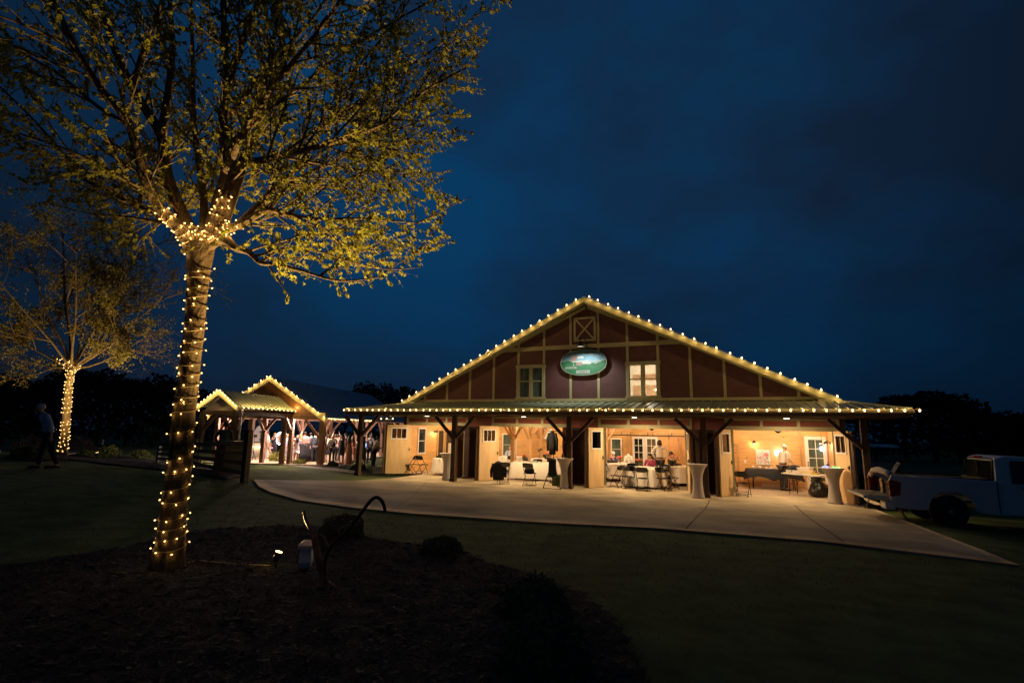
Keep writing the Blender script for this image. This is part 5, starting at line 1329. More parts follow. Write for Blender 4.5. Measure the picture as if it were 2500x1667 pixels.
# inside the barn
def inb(x, Y, z, turn, label, hh=None, **k):
    p = atY(x, 1150, Y); p.z = z; person(p, CAMH(p)+radians(turn), label, **k)
inb(1612, 2.3, .004, 172, 'man with long brown hair and white shirt standing with his back to us', h=1.80, top=(.82,.77,.7), bot=(.03,.025,.022), hair='brown', hairlen='bob', arms=('hips','hips'))
inb(1912, 1.9, .004, 135, 'caterer in a white shirt leaning over the dessert table', h=1.76, top=(.85,.8,.74), bot=(.03,.03,.035), hair='white', arms='front', lean=.2)
inb(1498, 3.1, .004, -20, 'white-haired guest in a blue jacket seated at the far table of the third doorway', seated=True, h=1.62, top=(.05,.05,.12), hair='white', arms='clap')
inb(1588, 1.8, .004, -20, 'guest in a magenta top seated with a hand to the face', seated=True, h=1.64, top=(.42,.06,.14), hair='black', hairlen='bob', arms=('face','front'))
inb(1640, 1.9, .004, 60, 'grey-haired man in a dark suit seated right of the standing man', seated=True, h=1.78, top=(.03,.03,.04), hair='brown', arms='front')
inb(1245, 4.2, .004, 0, 'man in a light blue checked shirt seated below the window of the second doorway', seated=True, h=1.74, top=(.40,.45,.58), hair='bald', arms='front')
inb(1347, 3.2, .004, 10, 'child in pale clothes seated at the far right of the second doorway', seated=True, h=1.35, top=(.75,.72,.75), hair='blond', arms='front')
# ================================================================== FURNITURE IN AND BEFORE THE BARN
def rod(mb, pts, r=.011, n=6): mb.tube(pts, r, n)
def make_chair():
    c = empty('folding_chair', (0,0,0), 0); mb = MB()
    # seat faces +Y; back frame runs from the top rear down to the front feet
    for s in (-1, 1):
        x = s*.21; f = MB(); rod(f, [(x,-.20,.80),(x,-.13,.62),(x,.02,.42),(x,.22,.0)], .012); f.build('leg', M['blackmetal'], c)
        f = MB(); rod(f, [(s*.19,.16,.43),(s*.19,-.03,.22),(s*.19,-.22,.0)], .012); f.build('leg', M['blackmetal'], c)
    f = MB(); rod(f, [(-.21,-.20,.80),(-.19,-.21,.835),(0,-.215,.84),(.19,-.21,.835),(.21,-.20,.80)]); f.build('back_rail', M['blackmetal'], c)
    for q in ((.19,.07),(-.18,.06),(-.10,.16)): f = MB(); rod(f, [(-.19,q[0],q[1]),(.19,q[0],q[1])], .009); f.build('stretcher', M['blackmetal'], c)
    st = MB(); n = 9; P = []
    for i in range(n):
        for j in range(5): 
            x = -.2+.4*i/(n-1); y = -.17+.38*j/4; P.append((x*(1-.06*(j == 0)), y, .445-.018*(1-(2*i/(n-1)-1)**2)+.01*(j == 0)))
    st.add(P, [(i*5+j, (i+1)*5+j, (i+1)*5+j+1, i*5+j+1) for i in range(n-1) for j in range(4)], True)
    st.add([(x,y,z-.02) for x,y,z in P], [(i*5+j+1, (i+1)*5+j+1, (i+1)*5+j, i*5+j) for i in range(n-1) for j in range(4)], True)
    st.box(-.2,.20,.42,.2,.215,.45); st.box(-.2,-.18,.425,.2,-.165,.45); st.build('seat', M['blackplastic'], c)
    b = MB(); P = []; n = 9
    for i in range(n):
        u = i/(n-1)*2-1; dy = -.03*(1-u*u); ht = .835-.03*abs(u)**4; lo = .655+.03*abs(u)**4
        for z in (lo, (lo+ht)/2, ht): P.append((u*.205, -.15-(z-.65)*.3+dy, z))
    b.add(P, [(i*3+j, (i+1)*3+j, (i+1)*3+j+1, i*3+j+1) for i in range(n-1) for j in range(2)], True); b.add([(x,y-.018,z) for x,y,z in P], [(i*3+j+1, (i+1)*3+j+1, (i+1)*3+j, i*3+j) for i in range(n-1) for j in range(2)], True)
    b.add([P[i] for i in range(0,27,3)]+[(P[i][0],P[i][1]-.018,P[i][2]) for i in range(0,27,3)], [(i,i+1,i+10,i+9) for i in range(8)]); b.add([P[i+2] for i in range(0,27,3)]+[(P[i+2][0],P[i+2][1]-.018,P[i+2][2]) for i in range(0,27,3)], [(i,i+9,i+10,i+1) for i in range(8)])
    b.build('backrest', M['blackplastic'], c); return c
ch0 = make_chair(); used = [False]
def chair(x, y, deg, label, g='black folding chairs'):
    o = ch0 if not used[0] else copy_tree(ch0); used[0] = True
    o.location = (x, y, .006 if y > -.02 else .017); o.rotation_euler = (0,0,radians(deg)); tag(o, label, 'chair', g); return o
def zc0(x, y): p = atZ(x, y, .0); return p.x, p.y
# seat heading: 0 = faces away from the camera into the barn
for (x, y, a, lb_) in [
  (1003,1157,-100,'black folding chair seen side-on beside the left door leaf'), (1029,1158,12,'black folding chair behind the white table in the left doorway'),
  (1078,1156,20,'black folding chair half hidden by the leftmost cocktail table'),
  (1229,1181,-38,'black folding chair with a dark jacket beside the second doorway leaf'), (1292,1184,0,'black folding chair with a black bag on it in the second doorway'),
  (1322,1172,60,'grey-backed folding chair right of the long table in the second doorway'), (1344,1160,20,'black folding chair behind the coat rack in the second doorway'),
  (1246,1148,200,'black folding chair leaning behind the long table, second doorway'), (1330,1148,10,'black folding chair at the far white table, second doorway'),
  (1508,1190,-62,'black folding chair turned side-on left of the round table, third doorway'), (1535,1193,-30,'black folding chair at the left of the near round table, third doorway'),
  (1569,1198,-2,'black folding chair straight before the near round table, third doorway'), (1620,1198,28,'black folding chair at the right of the near round table, third doorway'),
  (1640,1194,62,'black folding chair tilted away right of the near round table, third doorway'), (1656,1180,8,'black folding chair near the right leaf of the third doorway'),
  (1500,1172,5,'black folding chair at the left middle table, third doorway'), (1480,1172,-70,'black folding chair half hidden behind the third doorway leaf'),
  (1543,1160,190,'black folding chair on the far side of the near round table'), (1815,1212,12,'black folding chair standing alone in the right doorway')]:
    X_, Y_ = zc0(x, y); chair(X_, Y_, -a, lb_)
for X_, Y_, a, lb_ in [(1.75,.95,150,'black folding chair beyond the round table, left doorway'),(4.3,2.7,-30,'black folding chair before the back table, left one, second doorway'),(5.6,2.45,20,'black folding chair before the back table, right one, second doorway'),(6.1,3.4,80,'black folding chair at the right of the back table, second doorway'),
  (3.3,3.1,10,'black folding chair before the table below the window'),(5.4,1.0,185,'black folding chair on the far side of the long table, second doorway'),(8.4,1.6,-25,'black folding chair at the front left of the left middle table, third doorway'),(9.5,2.9,120,'black folding chair at the far right of the left middle table, third doorway'),
  (11.0,1.2,-15,'black folding chair before the right flower table, third doorway'),(10.9,.95,140,'black folding chair at the far right of the near round table'),(9.75,.85,-150,'black folding chair at the far left of the near round table')]: chair(X_, Y_, a, lb_)
# tables and cloths
def round_table(x, y, r, drop, label, clabel, n=40, seed=0, h=.75):
    t = empty('round_table', (x, y, .006 if y > -.02 else .017), 0, label, 'table'); b = MB(); b.lathe([(r-.02,h-.03),(r,h-.015),(r-.02,h)], 28); b.build('tabletop', M['white'], t)
    for a in (.4, 2.0, 3.5, 5.1): q = MB(); q.tube([(cos(a)*.4, sin(a)*.4, h-.03), (cos(a)*.55, sin(a)*.55, 0)], .016, 6); q.build('leg', M['blackmetal'], t)
    c = MB(); zb_ = h-drop; fo = lambda r_, z, a, j: r_*(1+((.05*sin(a*9+seed)+.03*sin(a*17+seed*2))*max(0,(h-z)/h)*1.2))
    c.lathe([(r*1.10,zb_-h+.004),(r*1.06,zb_-h+drop*.3),(r*1.02,zb_-h+drop*.7),(r+.012,-.03),(r+.004,.004),(r*.6,.008),(.01,.008)], 72, (0,0,h), fold=fo, capb=False)
    o = c.build('tablecloth', M['cloth'], loc=(x, y, .006 if y > -.02 else .017)); tag(o, clabel, 'tablecloth'); return t
def long_table(x0, y0, x1, y1, wd, drop, label, clabel, m='cloth', h=.75, cloth=True, scallop=0):
    a = V((x0,y0,0)); b = V((x1,y1,0)); L_ = (b-a).length; an = atan2(b.y-a.y, b.x-a.x); t = empty('long_table', (a+b)/2+V((0,0,.008)), an, label, 'table')
    q = MB(); q.box(-L_/2,-wd/2,h-.04,L_/2,wd/2,h); q.build('tabletop', M['white'], t)
    for s in (-1, 1):
        for s2 in (-1, 1): q = MB(); q.tube([(s*(L_/2-.25), s2*(wd/2-.1), h-.04), (s*(L_/2-.22), s2*(wd/2-.08), 0)], .016, 6); q.tube([(s*(L_/2-.6), s2*(wd/2-.3), h-.05), (s*(L_/2-.23), s2*(wd/2-.09), h*.45)], .01, 5); q.build('leg', M['blackmetal'], t)
    if cloth:
        c = MB(); N_ = 64; per = []
        for i in range(N_):
            u = i/N_*4; k = int(u); f = u-k; hx, hy = L_/2+.01, wd/2+.01
            per.append([(-hx+2*hx*f,-hy),(hx,-hy+2*hy*f),(hx-2*hx*f,hy),(-hx,hy-2*hy*f)][k]+((f if f < .5 else 1-f),))
        top = [(x,y,h+.004) for x,y,f in per]; bot_ = []
        for i, (x,y,f) in enumerate(per):
            w_ = 1+.05*sin(i*1.1)+.03*sin(i*2.3); cx = .10*(1-f*3) if f < .2 else .02
            dp = drop*(1-scallop*.5*sin(pi*min(1, f*2))) if scallop else drop
            d = V((x,y,0)).normalized(); bot_.append((x+d.x*(.03*w_+max(0,cx))+d.x*.02*sin(i*1.7), y+d.y*(.03*w_+max(0,cx)), h-dp))
        c.add([(0,0,h+.005)]+top+bot_, [(0,1+i,1+(i+1)%N_) for i in range(N_)]+[(1+i,1+N_+i,1+N_+(i+1)%N_,1+(i+1)%N_) for i in range(N_)], True)
        o = c.build('tablecloth', M[m], loc=t.location, rot=(0,0,an)); tag(o, clabel, 'tablecloth')
    return t
def tp_(x, y, z=.75): return atZ(x, y, z)
round_table(1.15, .35, .62, .62, 'round table under white cloth in the left doorway', 'white cloth on the round table in the left doorway', seed=1)
long_table(4.62, .2, 6.55, .45, .76, .66, 'long table in the front of the second doorway', 'white cloth over the long table in the second doorway')
round_table(5.1, 3.3, .8, .6, 'round table at the back of the second doorway', 'white cloth on the round table at the back of the second doorway', seed=2)
round_table(2.9, 3.9, .75, .6, 'round table below the window, second doorway', 'white cloth on the round table below the window', seed=3)
round_table(10.33, .15, .78, .66, 'near round table in the third doorway', 'white cloth with deep folds on the near round table, third doorway', seed=4)
round_table(8.75, 2.3, .75, .62, 'left middle round table seen through the third doorway', 'white cloth on the left middle round table, third doorway', seed=5)
round_table(11.35, 1.9, .7, .62, 'right round table with flowers in the third doorway', 'white cloth on the right round table with flowers, third doorway', seed=6)
long_table(14.0, 2.3, 15.9, 2.35, .75, .42, 'dessert table against the pine wall in the right doorway', 'black scalloped cloth over the dessert table', m='blackcloth', scallop=.7)
long_table(15.35, 1.0, 16.5, .3, .7, .3, 'white folding table piled with boxes in the right doorway', '', cloth=False)
# cocktail tables in stretch covers
def cocktail(x, y, label, k=1.0):
    t = empty('cocktail_table', (x, y, .017), radians(k*40), label, 'cocktail table', 'cocktail tables in stretch covers'); h = 1.08
    c = MB(); pr = [(.215,0),(.195,.06),(.172,.25),(.155,.45),(.15,.6),(.168,.75),(.215,.9),(.275,1.02),(.32,h)]
    c.lathe(pr, 40, fold=lambda r,z,a,j: r*(1+(.05*cos(a*4) if j < 3 else .012*cos(a*4))), capt=False); c.build('stretch_cover', M['stretch'], t)
    q = MB(); q.lathe([(.32,h-.005),(.335,h+.002),(.33,h+.022),(.315,h+.026)], 40); q.build('tabletop', M['stretch'], t); return t
X_, Y_ = zc0(1090,1172); cocktail(X_, Y_, 'stretch-covered cocktail table at the left post')
X_, Y_ = zc0(1379,1193); CT2 = cocktail(X_, Y_, 'stretch-covered cocktail table between the second and third doorways', 1.4)
X_, Y_ = zc0(1705,1217); cocktail(X_, Y_, 'stretch-covered cocktail table between the third and right doorways', .6)
X_, Y_ = zc0(2040,1230); CT4 = cocktail(X_, Y_, 'stretch-covered cocktail table with glowing toys on top at the right doorway', 2)
# small things on tables
def small(name, label, cat, mb, m, loc=(0,0,0), g=None): return tag(mb.build(name, M[m] if isinstance(m, str) else m, loc=loc), label, cat, g)
mat('petal_red', (.6,.05,.06), .7); mat('petal_pink', (.75,.28,.35), .7); mat('petal_cream', (.8,.66,.42), .7); mat('petal_orange', (.7,.25,.06), .7); mat('stemgreen', (.07,.14,.03), .8)
def bouquet(p, r, h, label, cols, n=26, seed=1, vase=True):
    o = empty('flower_arrangement', p, 0, label, 'flowers'); rr = random.Random(seed)
    v = MB(); v.lathe([(.04,0),(.055,.03),(.05,.09),(.035,.12)], 12); v.build('vase', M['glass'] if vase else M['black'], o)
    lf = MB()
    for k in range(60): leafquad(lf, V((rr.gauss(0,r*.45), rr.gauss(0,r*.45), .1+rr.random()*h*.8)), .035, rr)
    lf.build('leaves', M['stemgreen'], o)
    for ci, c in enumerate(cols):
        f = MB()
        for k in range(n//len(cols)): 
            a = rr.uniform(0,6.28); q = rr.random()**.6*r; f.ball((cos(a)*q, sin(a)*q, .12+h*(1-.4*q/r)*rr.uniform(.6,1)), rr.uniform(.02,.04), 6, 4)
        f.build('blooms', M[c], o)
bouquet(tp_(1561,1137)+V((0,0,.005)), .12, .2, 'red flowers on the near round table, third doorway', ['petal_red','petal_orange'], seed=1)
bouquet(V((11.25,1.75,.77)), .26, .34, 'large pink and cream flower arrangement on the right round table, third doorway', ['petal_pink','petal_cream','petal_orange'], 60, seed=2)
bouquet(V((8.9,2.2,.77)), .14, .2, 'pink flowers on the left middle table, third doorway', ['petal_pink','petal_red'], seed=3)
bouquet(V((5.25,.75,.77)) + V((-.35,0,0)), .1, .16, 'red flowers on the long table, second doorway', ['petal_red'], seed=4)
bouquet(V((5.2,3.1,.77)), .16, .2, 'pink and red flowers on the back table, second doorway', ['petal_pink','petal_red'], seed=5)
fv = MB(); p = V((4.85,2.9,.77)); fv.tube([p, p+V((0,0,.42))], .012, 6); rr = random.Random(3)
for k in range(12): fv.ball((p.x+rr.gauss(0,.06), p.y+rr.gauss(0,.05), .77+.45+rr.gauss(0,.05)), .035, 6, 4)
small('flower_stand', 'tall black candle stand with dark blooms, second doorway', 'flowers', fv, 'black')
def plates(cx, cy, r, n, label, seed):
    rr = random.Random(seed)
    for k in range(n):
        a = k*6.28/n+rr.uniform(-.3,.3); x = cx+cos(a)*r; y = cy+sin(a)*r; b = MB()
        if k % 3 == 0: b.lathe([(.03,.0),(.032,.10),(.03,.12)], 10, (x,y,.768)); small('glass', label.replace('#','drinking glass'), 'glass', b, 'glass', g=label.replace('#','glasses and plates'))
        else: b.lathe([(.06,0),(.11,.012),(.1,.01)], 14, (x,y,.768)); small('plate', label.replace('#','plate'), 'plate', b, 'whitepaint', g=label.replace('#','glasses and plates'))
plates(10.33,.15,.5,9,'# on the near round table, third doorway',1); plates(5.6,.32,.28,6,'# on the long table, second doorway',2); plates(1.15,.35,.35,6,'# on the round table, left doorway',3); plates(8.75,2.3,.45,6,'# on the left middle table, third doorway',4); plates(5.1,3.3,.45,6,'# on the back table, second doorway',5)
# dessert table: tiered stands, cake boxes
def tier(x, y, rs, label, z0=.768):
    t = empty('tiered_stand', (x,y,z0), 0, label, 'cake stand'); z = .02; p = MB(); p.tube([(0,0,0),(0,0,.14*len(rs))], .012, 6); p.build('stem', M['whitepaint'], t)
    for i, r in enumerate(rs):
        q = MB(); q.lathe([(r*.9,z),(r,z+.012),(r*.95,z+.014)], 20); q.build('tray', M['whitepaint'], t); c = MB()
        for k in range(int(r*38)): a = k*6.28/int(r*38); c.lathe([(.02,0),(.028,.035),(.02,.055),(.005,.062)], 8, (cos(a)*r*.75, sin(a)*r*.75, z+.014))
        c.build('cupcakes', M['petal_cream'] if i % 2 else M['cloth'], t); z += .14
tier(14.85, 2.3, [.17,.12,.07], 'small tiered cupcake stand on the dessert table'); tier(15.35, 2.4, [.26,.24,.2], 'large tiered cupcake stand beside the caterer')
b = MB(); b.box(-.14,-.1,0,.14,.1,.16); b.box(-.145,-.105,.161,.145,.105,.175); small('cake_box', 'white box under the large cupcake stand', 'box', b, 'whitepaint', (15.6,2.15,.768))
for x, r, lb_ in [(14.25,.05,'small white pot at the left of the dessert table'),(14.5,.06,'second small white pot on the dessert table')]:
    b = MB(); b.lathe([(r*.8,0),(r,.05),(r*.9,.1),(r*.3,.12)], 12); small('pot', lb_, 'pot', b, 'whitepaint', (x,2.25,.768))
b = MB(); b.box(-.4,-.06,0,.4,.06,.14); b.box(-.38,-.065,.04,.38,-.061,.1); small('storage_bin', 'white box on the floor under the dessert table', 'box', b, 'whitepaint', (14.95,2.6,.006))
# pile on the folding table
rr = random.Random(8)
for i, (dx, dy, sx, sy, sz, m_, lb_) in enumerate([(-.35,.25,.2,.16,.10,'whitepaint','white takeout tray at the left of the folding table'),(-.12,.1,.22,.15,.07,'cloth','cream tray in the middle of the folding table'),(.12,-.05,.18,.14,.12,'petal_cream','cream box on the folding table'),(-.3,.33,.16,.12,.16,'petal_pink','pinkish cake box at the back of the folding table'),(.02,.2,.24,.16,.20,'whitepaint','tall white carton on the folding table')]):
    b = MB(); b.box(-sx,-sy,0,sx,sy,sz*.85); b.box(-sx-.008,-sy-.008,sz*.86,sx+.008,sy+.008,sz); o = small('box', lb_, 'box', b, m_, (15.92+dx,.65+dy,.762+.001*i)); o.rotation_euler = (0,0,rr.uniform(-.6,.6))
b = MB(); b.box(-.14,-.06,0,.14,.06,.05); mat('yellow', (.6,.5,.05), .6); small('napkin_pack', 'yellow packet at the right end of the folding table', 'packet', b, 'yellow', (16.22,.42,.762))
b = MB(); b.lathe([(.02,.28),(.17,.24),(.24,.1),(.26,0)], 16, fold=lambda r,z,a,j: r*(1+.12*sin(a*3+j))); small('black_bag', 'black bag heaped on the far end of the folding table', 'bag', b, 'blackcloth', (15.62,.98,.765))
# rubbish bag
b = MB(); b.lathe([(.16,0),(.26,.03),(.31,.10),(.32,.18),(.31,.26),(.28,.34),(.25,.40),(.20,.46),(.14,.52),(.09,.56),(.13,.61),(.17,.66),(.11,.68)], 48, fold=lambda r,z,a,j: r*(1+.22*noise.noise(V((cos(a)*1.6,sin(a)*1.6,z*5)))+.10*noise.noise(V((cos(a)*5,sin(a)*5,z*14)))+.03*sin(a*13+j)), capt=False)
mat('binbag', (.003,.003,.0035), .33, bump=1, bs=9, bd=.05, spec=.7); X_, Y_ = zc0(2001,1213); small('rubbish_bag', 'shiny black rubbish bag full beside the right cocktail table', 'bag', b, 'binbag', (X_,Y_,.017 if Y_ < 0 else .006))
b = MB(); b.prism([(-.07,0),(.07,0),(.02,.16),(-.03,.17)], -.01, .01); small('cardboard_flap', 'brown cardboard flap sticking out of the rubbish bag', 'cardboard', b, 'timber_in', (X_+.03,Y_-.02,.70))
b = MB(); b.lathe([(.14,0),(.17,.45),(.18,.47)], 18); small('white_bin', 'white plastic bin behind the rubbish bag', 'bin', b, 'whitepaint', (X_+.15,Y_+.75,.006))
b = MB(); b.lathe([(.12,0),(.13,.4)], 14); small('red_bin', 'red tub behind the rubbish bag', 'bin', b, 'petal_red', (X_+.42,Y_+.45,.006))
# cooler, easel, coat rack, jackets
cl_ = empty('cooler', (7.25,-1.35,.017), radians(8), 'green lidded cooler on the floor behind the easel', 'cooler'); mat('coolgreen', (.07,.10,.02), .5); mat('coollid', (.16,.2,.04), .5)
b = MB(); b.box(-.24,-.16,0,.24,.16,.32); b.build('tub', M['coolgreen'], cl_); b = MB(); b.box(-.26,-.18,.321,.26,.18,.40); b.box(-.2,-.12,.40,.2,.12,.415); b.build('lid', M['coollid'], cl_); b = MB(); b.tube([(-.27,0,.25),(-.29,0,.42),(.29,0,.42),(.27,0,.25)], .01, 5); b.build('handle', M['black'], cl_)
e_ = empty('easel', (7.4,-2.45,.017), radians(-8), 'black tripod easel with a dark board beside the second cocktail table', 'easel')
for a, b2 in [((0,0,1.12),(-.36,-.12,0)),((0,0,1.12),(.36,-.12,0)),((0,.04,1.12),(0,.4,0))]: q = MB(); q.tube([a, b2], .016, 6); q.build('leg', M['blackmetal'], e_)
q = MB(); q.beam((-.22,-.07,.42),(.22,-.07,.42),.05,.03); q.beam((-.36,-.12,.015),(.36,-.12,.015),.015,.015); q.build('ledge', M['black'], e_)
q = MB(); q.prism([(-.17,.44),(.17,.44),(.15,1.05),(-.15,1.05)], -.08, -.06); q.build('board', M['black'], e_)
cr2 = empty('coat_rack', (6.68,-.35,.017), 0, 'coat rack with a dark jacket hanging at the right of the second doorway', 'coat rack'); q = MB(); q.tube([(0,0,0),(0,0,2.1)], .015, 6); q.build('pole', M['blackmetal'], cr2); q = MB(); q.tube([(-.25,0,2.1),(.25,0,2.1)], .014, 6); q.build('rail', M['blackmetal'], cr2); q = MB(); q.lathe([(.2,0),(.2,.02),(.03,.04)], 16); q.build('foot', M['blackmetal'], cr2)
def jacket(x, y, z, ln, label, m='blackcloth', rz=0, wd=.2):
    j = MB(); j.lathe([(wd*.9,-ln),(wd,-ln*.6),(wd*1.05,-ln*.25),(wd*.95,-.08),(wd*.35,0),(.03,.02)], 24, fold=lambda r,z_,a,k_: r*(1+.1*sin(a*5+k_)), capb=True); j.v = [(v[0],v[1]*.45,v[2]) for v in j.v]
    for s in (-1,1): j.tube([(s*wd*.85,0,-.08),(s*(wd+.06),.0,-.35),(s*(wd+.05),.02,-ln*.85)], [.07,.06,.05], 8)
    o = small('jacket', label, 'jacket', j, m, (x,y,z)); o.rotation_euler = (0,0,rz); return o
jacket(6.62,-.35,2.1,.95,'black jacket hanging from the coat rack at the right of the second doorway', wd=.15); 
X_, Y_ = zc0(1229,1181); jacket(X_-.12,Y_-.22,.88,.72,'dark jacket draped over the folding chair beside the second door leaf', rz=.5, wd=.23)
b = MB(); X_, Y_ = zc0(1292,1184); b.lathe([(.14,0),(.2,.05),(.19,.17),(.12,.22)], 16, fold=lambda r,z,a,j: r*(1+.08*sin(a*4+j))); b.v = [(v[0],v[1]*.7,v[2]) for v in b.v]; small('black_bag', 'black bag on the seat of the folding chair in the second doorway', 'bag', b, 'blackcloth', (X_,Y_,.46))
jacket(9.1,3.1,1.12,.5,'white jacket hung over a chair back at the left middle table','whitepaint',.3,.12)
b = MB(); b.prism([(-.2,0),(.2,0),(.2,.62),(-.2,.62)], 0, .015); o = small('white_board', 'white board leaning at the back of the left doorway table', 'board', b, 'whitepaint', (.35,2.1,.80)); o.rotation_euler = (-.12,0,.3)
sb_ = MB(); sb_.tube([(.1,.02,0),(.0,.02,.5)], .012, 5); small('paddle_stick', 'wooden stick leaning up from the second cocktail table', 'stick', sb_, 'timber_in', (CT2.location.x-.13, CT2.location.y, 1.12))
# glowing toys and bottle on the right cocktail table
emis('toyblue', (.3,.35,1), 2.2); emis('toygreen', (.3,.9,.25), 2.0)
c4 = CT4.location
b = MB(); b.tube([(0,0,.02),(.16,.05,.02)], .025, 8); small('glow_toy', 'blue glowing toy on the right cocktail table', 'toy', b, 'toyblue', (c4.x-.28,c4.y-.1,1.127))
b = MB(); b.tube([(0,0,.02),(.22,-.03,.02)], .02, 8); small('glow_toy', 'green glowing toy on the right cocktail table', 'toy', b, 'toygreen', (c4.x-.03,c4.y-.12,1.127))
b = MB(); b.lathe([(.035,0),(.04,.02),(.04,.13),(.02,.17),(.02,.2)], 12); o = small('bottle', 'clear bottle with a dark band on the right cocktail table', 'bottle', b, 'white', (c4.x-.12,c4.y+.05,1.108)); q = MB(); q.lathe([(.041,.07),(.041,.12)], 12, capb=False, capt=False); q.build('label_band', M['black'], o)
# pictures, sconces, switches, fans on the inner walls
pt = empty('flower_painting', (14.66,2.97,1.2), 0, 'canvas painting of pink and white roses on the pine wall', 'painting'); b = MB(); b.box(-.26,-.02,-.31,.26,.025,.31); b.build('canvas', M['whitepaint'], pt)
mat('rose_a', (.68,.42,.45), .7, var=.3, vs=14); mat('rose_b', (.75,.66,.6), .7, var=.25, vs=14); mat('rose_c', (.7,.24,.26), .7, var=.3, vs=14)
rr = random.Random(2)
for nm, cm_, pts_ in [('painted_roses','rose_a',[(-.16,.02,.09),(-.02,-.08,.1),(.1,-.2,.06)]),('painted_roses','rose_b',[(-.04,.17,.1),(-.01,-.1,.06),(-.18,-.15,.05),(-.15,.05,.05)]),('painted_roses','rose_c',[(.13,.1,.09),(-.02,.17,.03)])]:
    b = MB(); y_ = {'rose_a':-.024,'rose_b':-.028,'rose_c':-.026}[cm_]
    for x,z,r in pts_: b.add([(x+cos(a*.52)*r*(1+.15*sin(a*2.6)), y_, z+sin(a*.52)*r*(1+.15*sin(a*2.6))) for a in range(12)], [tuple(range(12))])
    b.build(nm, M[cm_], pt)
b = MB()
for k in range(26): 
    x=rr.uniform(-.2,.2); z=rr.uniform(-.27,.0); a=rr.uniform(1.2,1.9); l=rr.uniform(.06,.14); b.add([(x,-.022,z),(x+.02,-.022,z+.01),(x+cos(a)*l,-.022,z+sin(a)*l)],[(0,1,2)])
b.build('painted_stems', M['stemgreen'], pt)
def sconce(p, n, label):
    o = empty('wall_sconce', p, 0, label, 'sconce'); d = V(n); b = MB(); b.ball((0,0,0), .05, 10, 6); b.tube([(0,0,0), d*.08+V((0,0,.07)), d*.15+V((0,0,.05))], .012, 6); b.build('bracket', M['black'], o)
    b = MB(); b.lathe([(.03,.06),(.05,.04),(.085,-.04),(.08,-.04)], 14, tuple(d*.15), capb=False); b.build('shade', M['black'], o); b = MB(); b.ball(tuple(d*.15+V((0,0,-.02))), .03, 8, 6); b.build('bulb', M['disc'], o)
    lamp('sconce_light', 'POINT', V(p)+d*.15+V((0,0,-.09)), 7, (1,.72,.4), .03)
sconce((14.36,2.96,1.8), (0,-1,0), 'black wall sconce above the rose painting'); sconce((17.0,2.2,1.85), (-1,0,0), 'black wall sconce right of the glazed door in the right room')
sconce((-.94,2.45,1.95), (1,0,0), 'black wall sconce beside the window in the left room'); sconce((6.55,5.45,1.85), (0,-1,0), 'black wall sconce at the back of the second room')
b = MB(); b.box(-.04,-.008,-.06,.04,0,.06); small('light_switch', 'white switch plate left of the rose painting', 'switch', b, 'whitepaint', (13.98,2.995,1.0))
b = MB(); b.box(-.2,-.2,-.28,.2,0,.28); b.box(-.17,-.21,-.24,.17,-.2,.2); small('wall_heater', 'white air unit high on the back wall of the second room', 'air conditioner', b, 'whitepaint', (4.35,5.49,1.95))
def fan(x, y, z, a0, label):
    f = empty('ceiling_fan', (x,y,z), a0, label, 'fan'); b = MB(); b.lathe([(.03,.1),(.1,.06),(.12,0),(.08,-.06),(.02,-.09)], 16); b.tube([(0,0,.05),(0,0,3.0-z)], .015, 6); b.build('motor', M['black'], f)
    for k in range(4): q = MB(); a = k*pi/2; q.beam((cos(a)*.12,sin(a)*.12,.0),(cos(a)*.68,sin(a)*.68,.012),.13,.012); q.build('blade', M['white'] if k % 2 else M['timber_in'], f)
fan(10.1, 3.6, 2.30, .3, 'ceiling fan seen through the third doorway'); fan(15.2, 1.5, 2.27, .1, 'ceiling fan with pale blades seen through the right doorway')
# bright light patch behind the caterer
lg = empty('lit_sign', (15.28,2.93,1.42), 0, 'glowing white light on the pine wall behind the caterer', 'light'); b = MB()
for x,z,sx,sz in [(0,.02,.16,.05),(-.02,-.07,.14,.05)]: b.tube([(x-sx,0,z),(x+sx,0,z)], sz, 10)
b.build('tube', M['discwhite'], lg); lamp('sign_glow', 'POINT', (15.28,2.7,1.4), 3, (.9,.95,1), .06)
lt_ = MB(); lt_.lathe([(.05,0),(.06,.1),(.05,.16),(.02,.18)], 12); o = small('lantern', 'white glowing lantern hanging before the glazed door of the right room', 'lantern', lt_, 'discwhite', (16.78,2.75,1.52)); q = MB(); q.lathe([(.07,.181),(.03,.25)], 10); q.build('cap', M['black'], o); q = MB(); q.tube([(0,0,.25),(0,0,1.47)], .006, 4); q.build('chain', M['black'], o)
# ================================================================== PICKUP, CART, PLOUGH
mat('truckpaint', (.62,.64,.66), .28, coat=.5); mat('rubber', (.012,.012,.012), .8); mat('taillens', (.28,.01,.015), .15, coat=.6); mat('trimblack', (.015,.015,.016), .6); mat('bedliner', (.05,.05,.05), .7); mat('hubm', (.35,.35,.36), .5, metal=.3); mat('wood_raw', (.6,.4,.16), .7)
TA = V((cos(.075), sin(.075), 0))   # from the tail towards the cab
TS = V((-TA.y, TA.x, 0))            # to its far side
TC = V((17.19, -5.44, .03))
tk_ = empty('pickup_truck', TC, atan2(TA.y, TA.x), 'white pickup truck parked at the right with its tailgate lowered', 'truck')
def tb(n, mb, m, par=None, label=None):
    o = mb.build(n, M[m], par or tk_)
    if label: o['label'] = label
    return o
W_ = 1.75; RH = 1.16   # local: x forward from the tail, y across (0 near side), z up
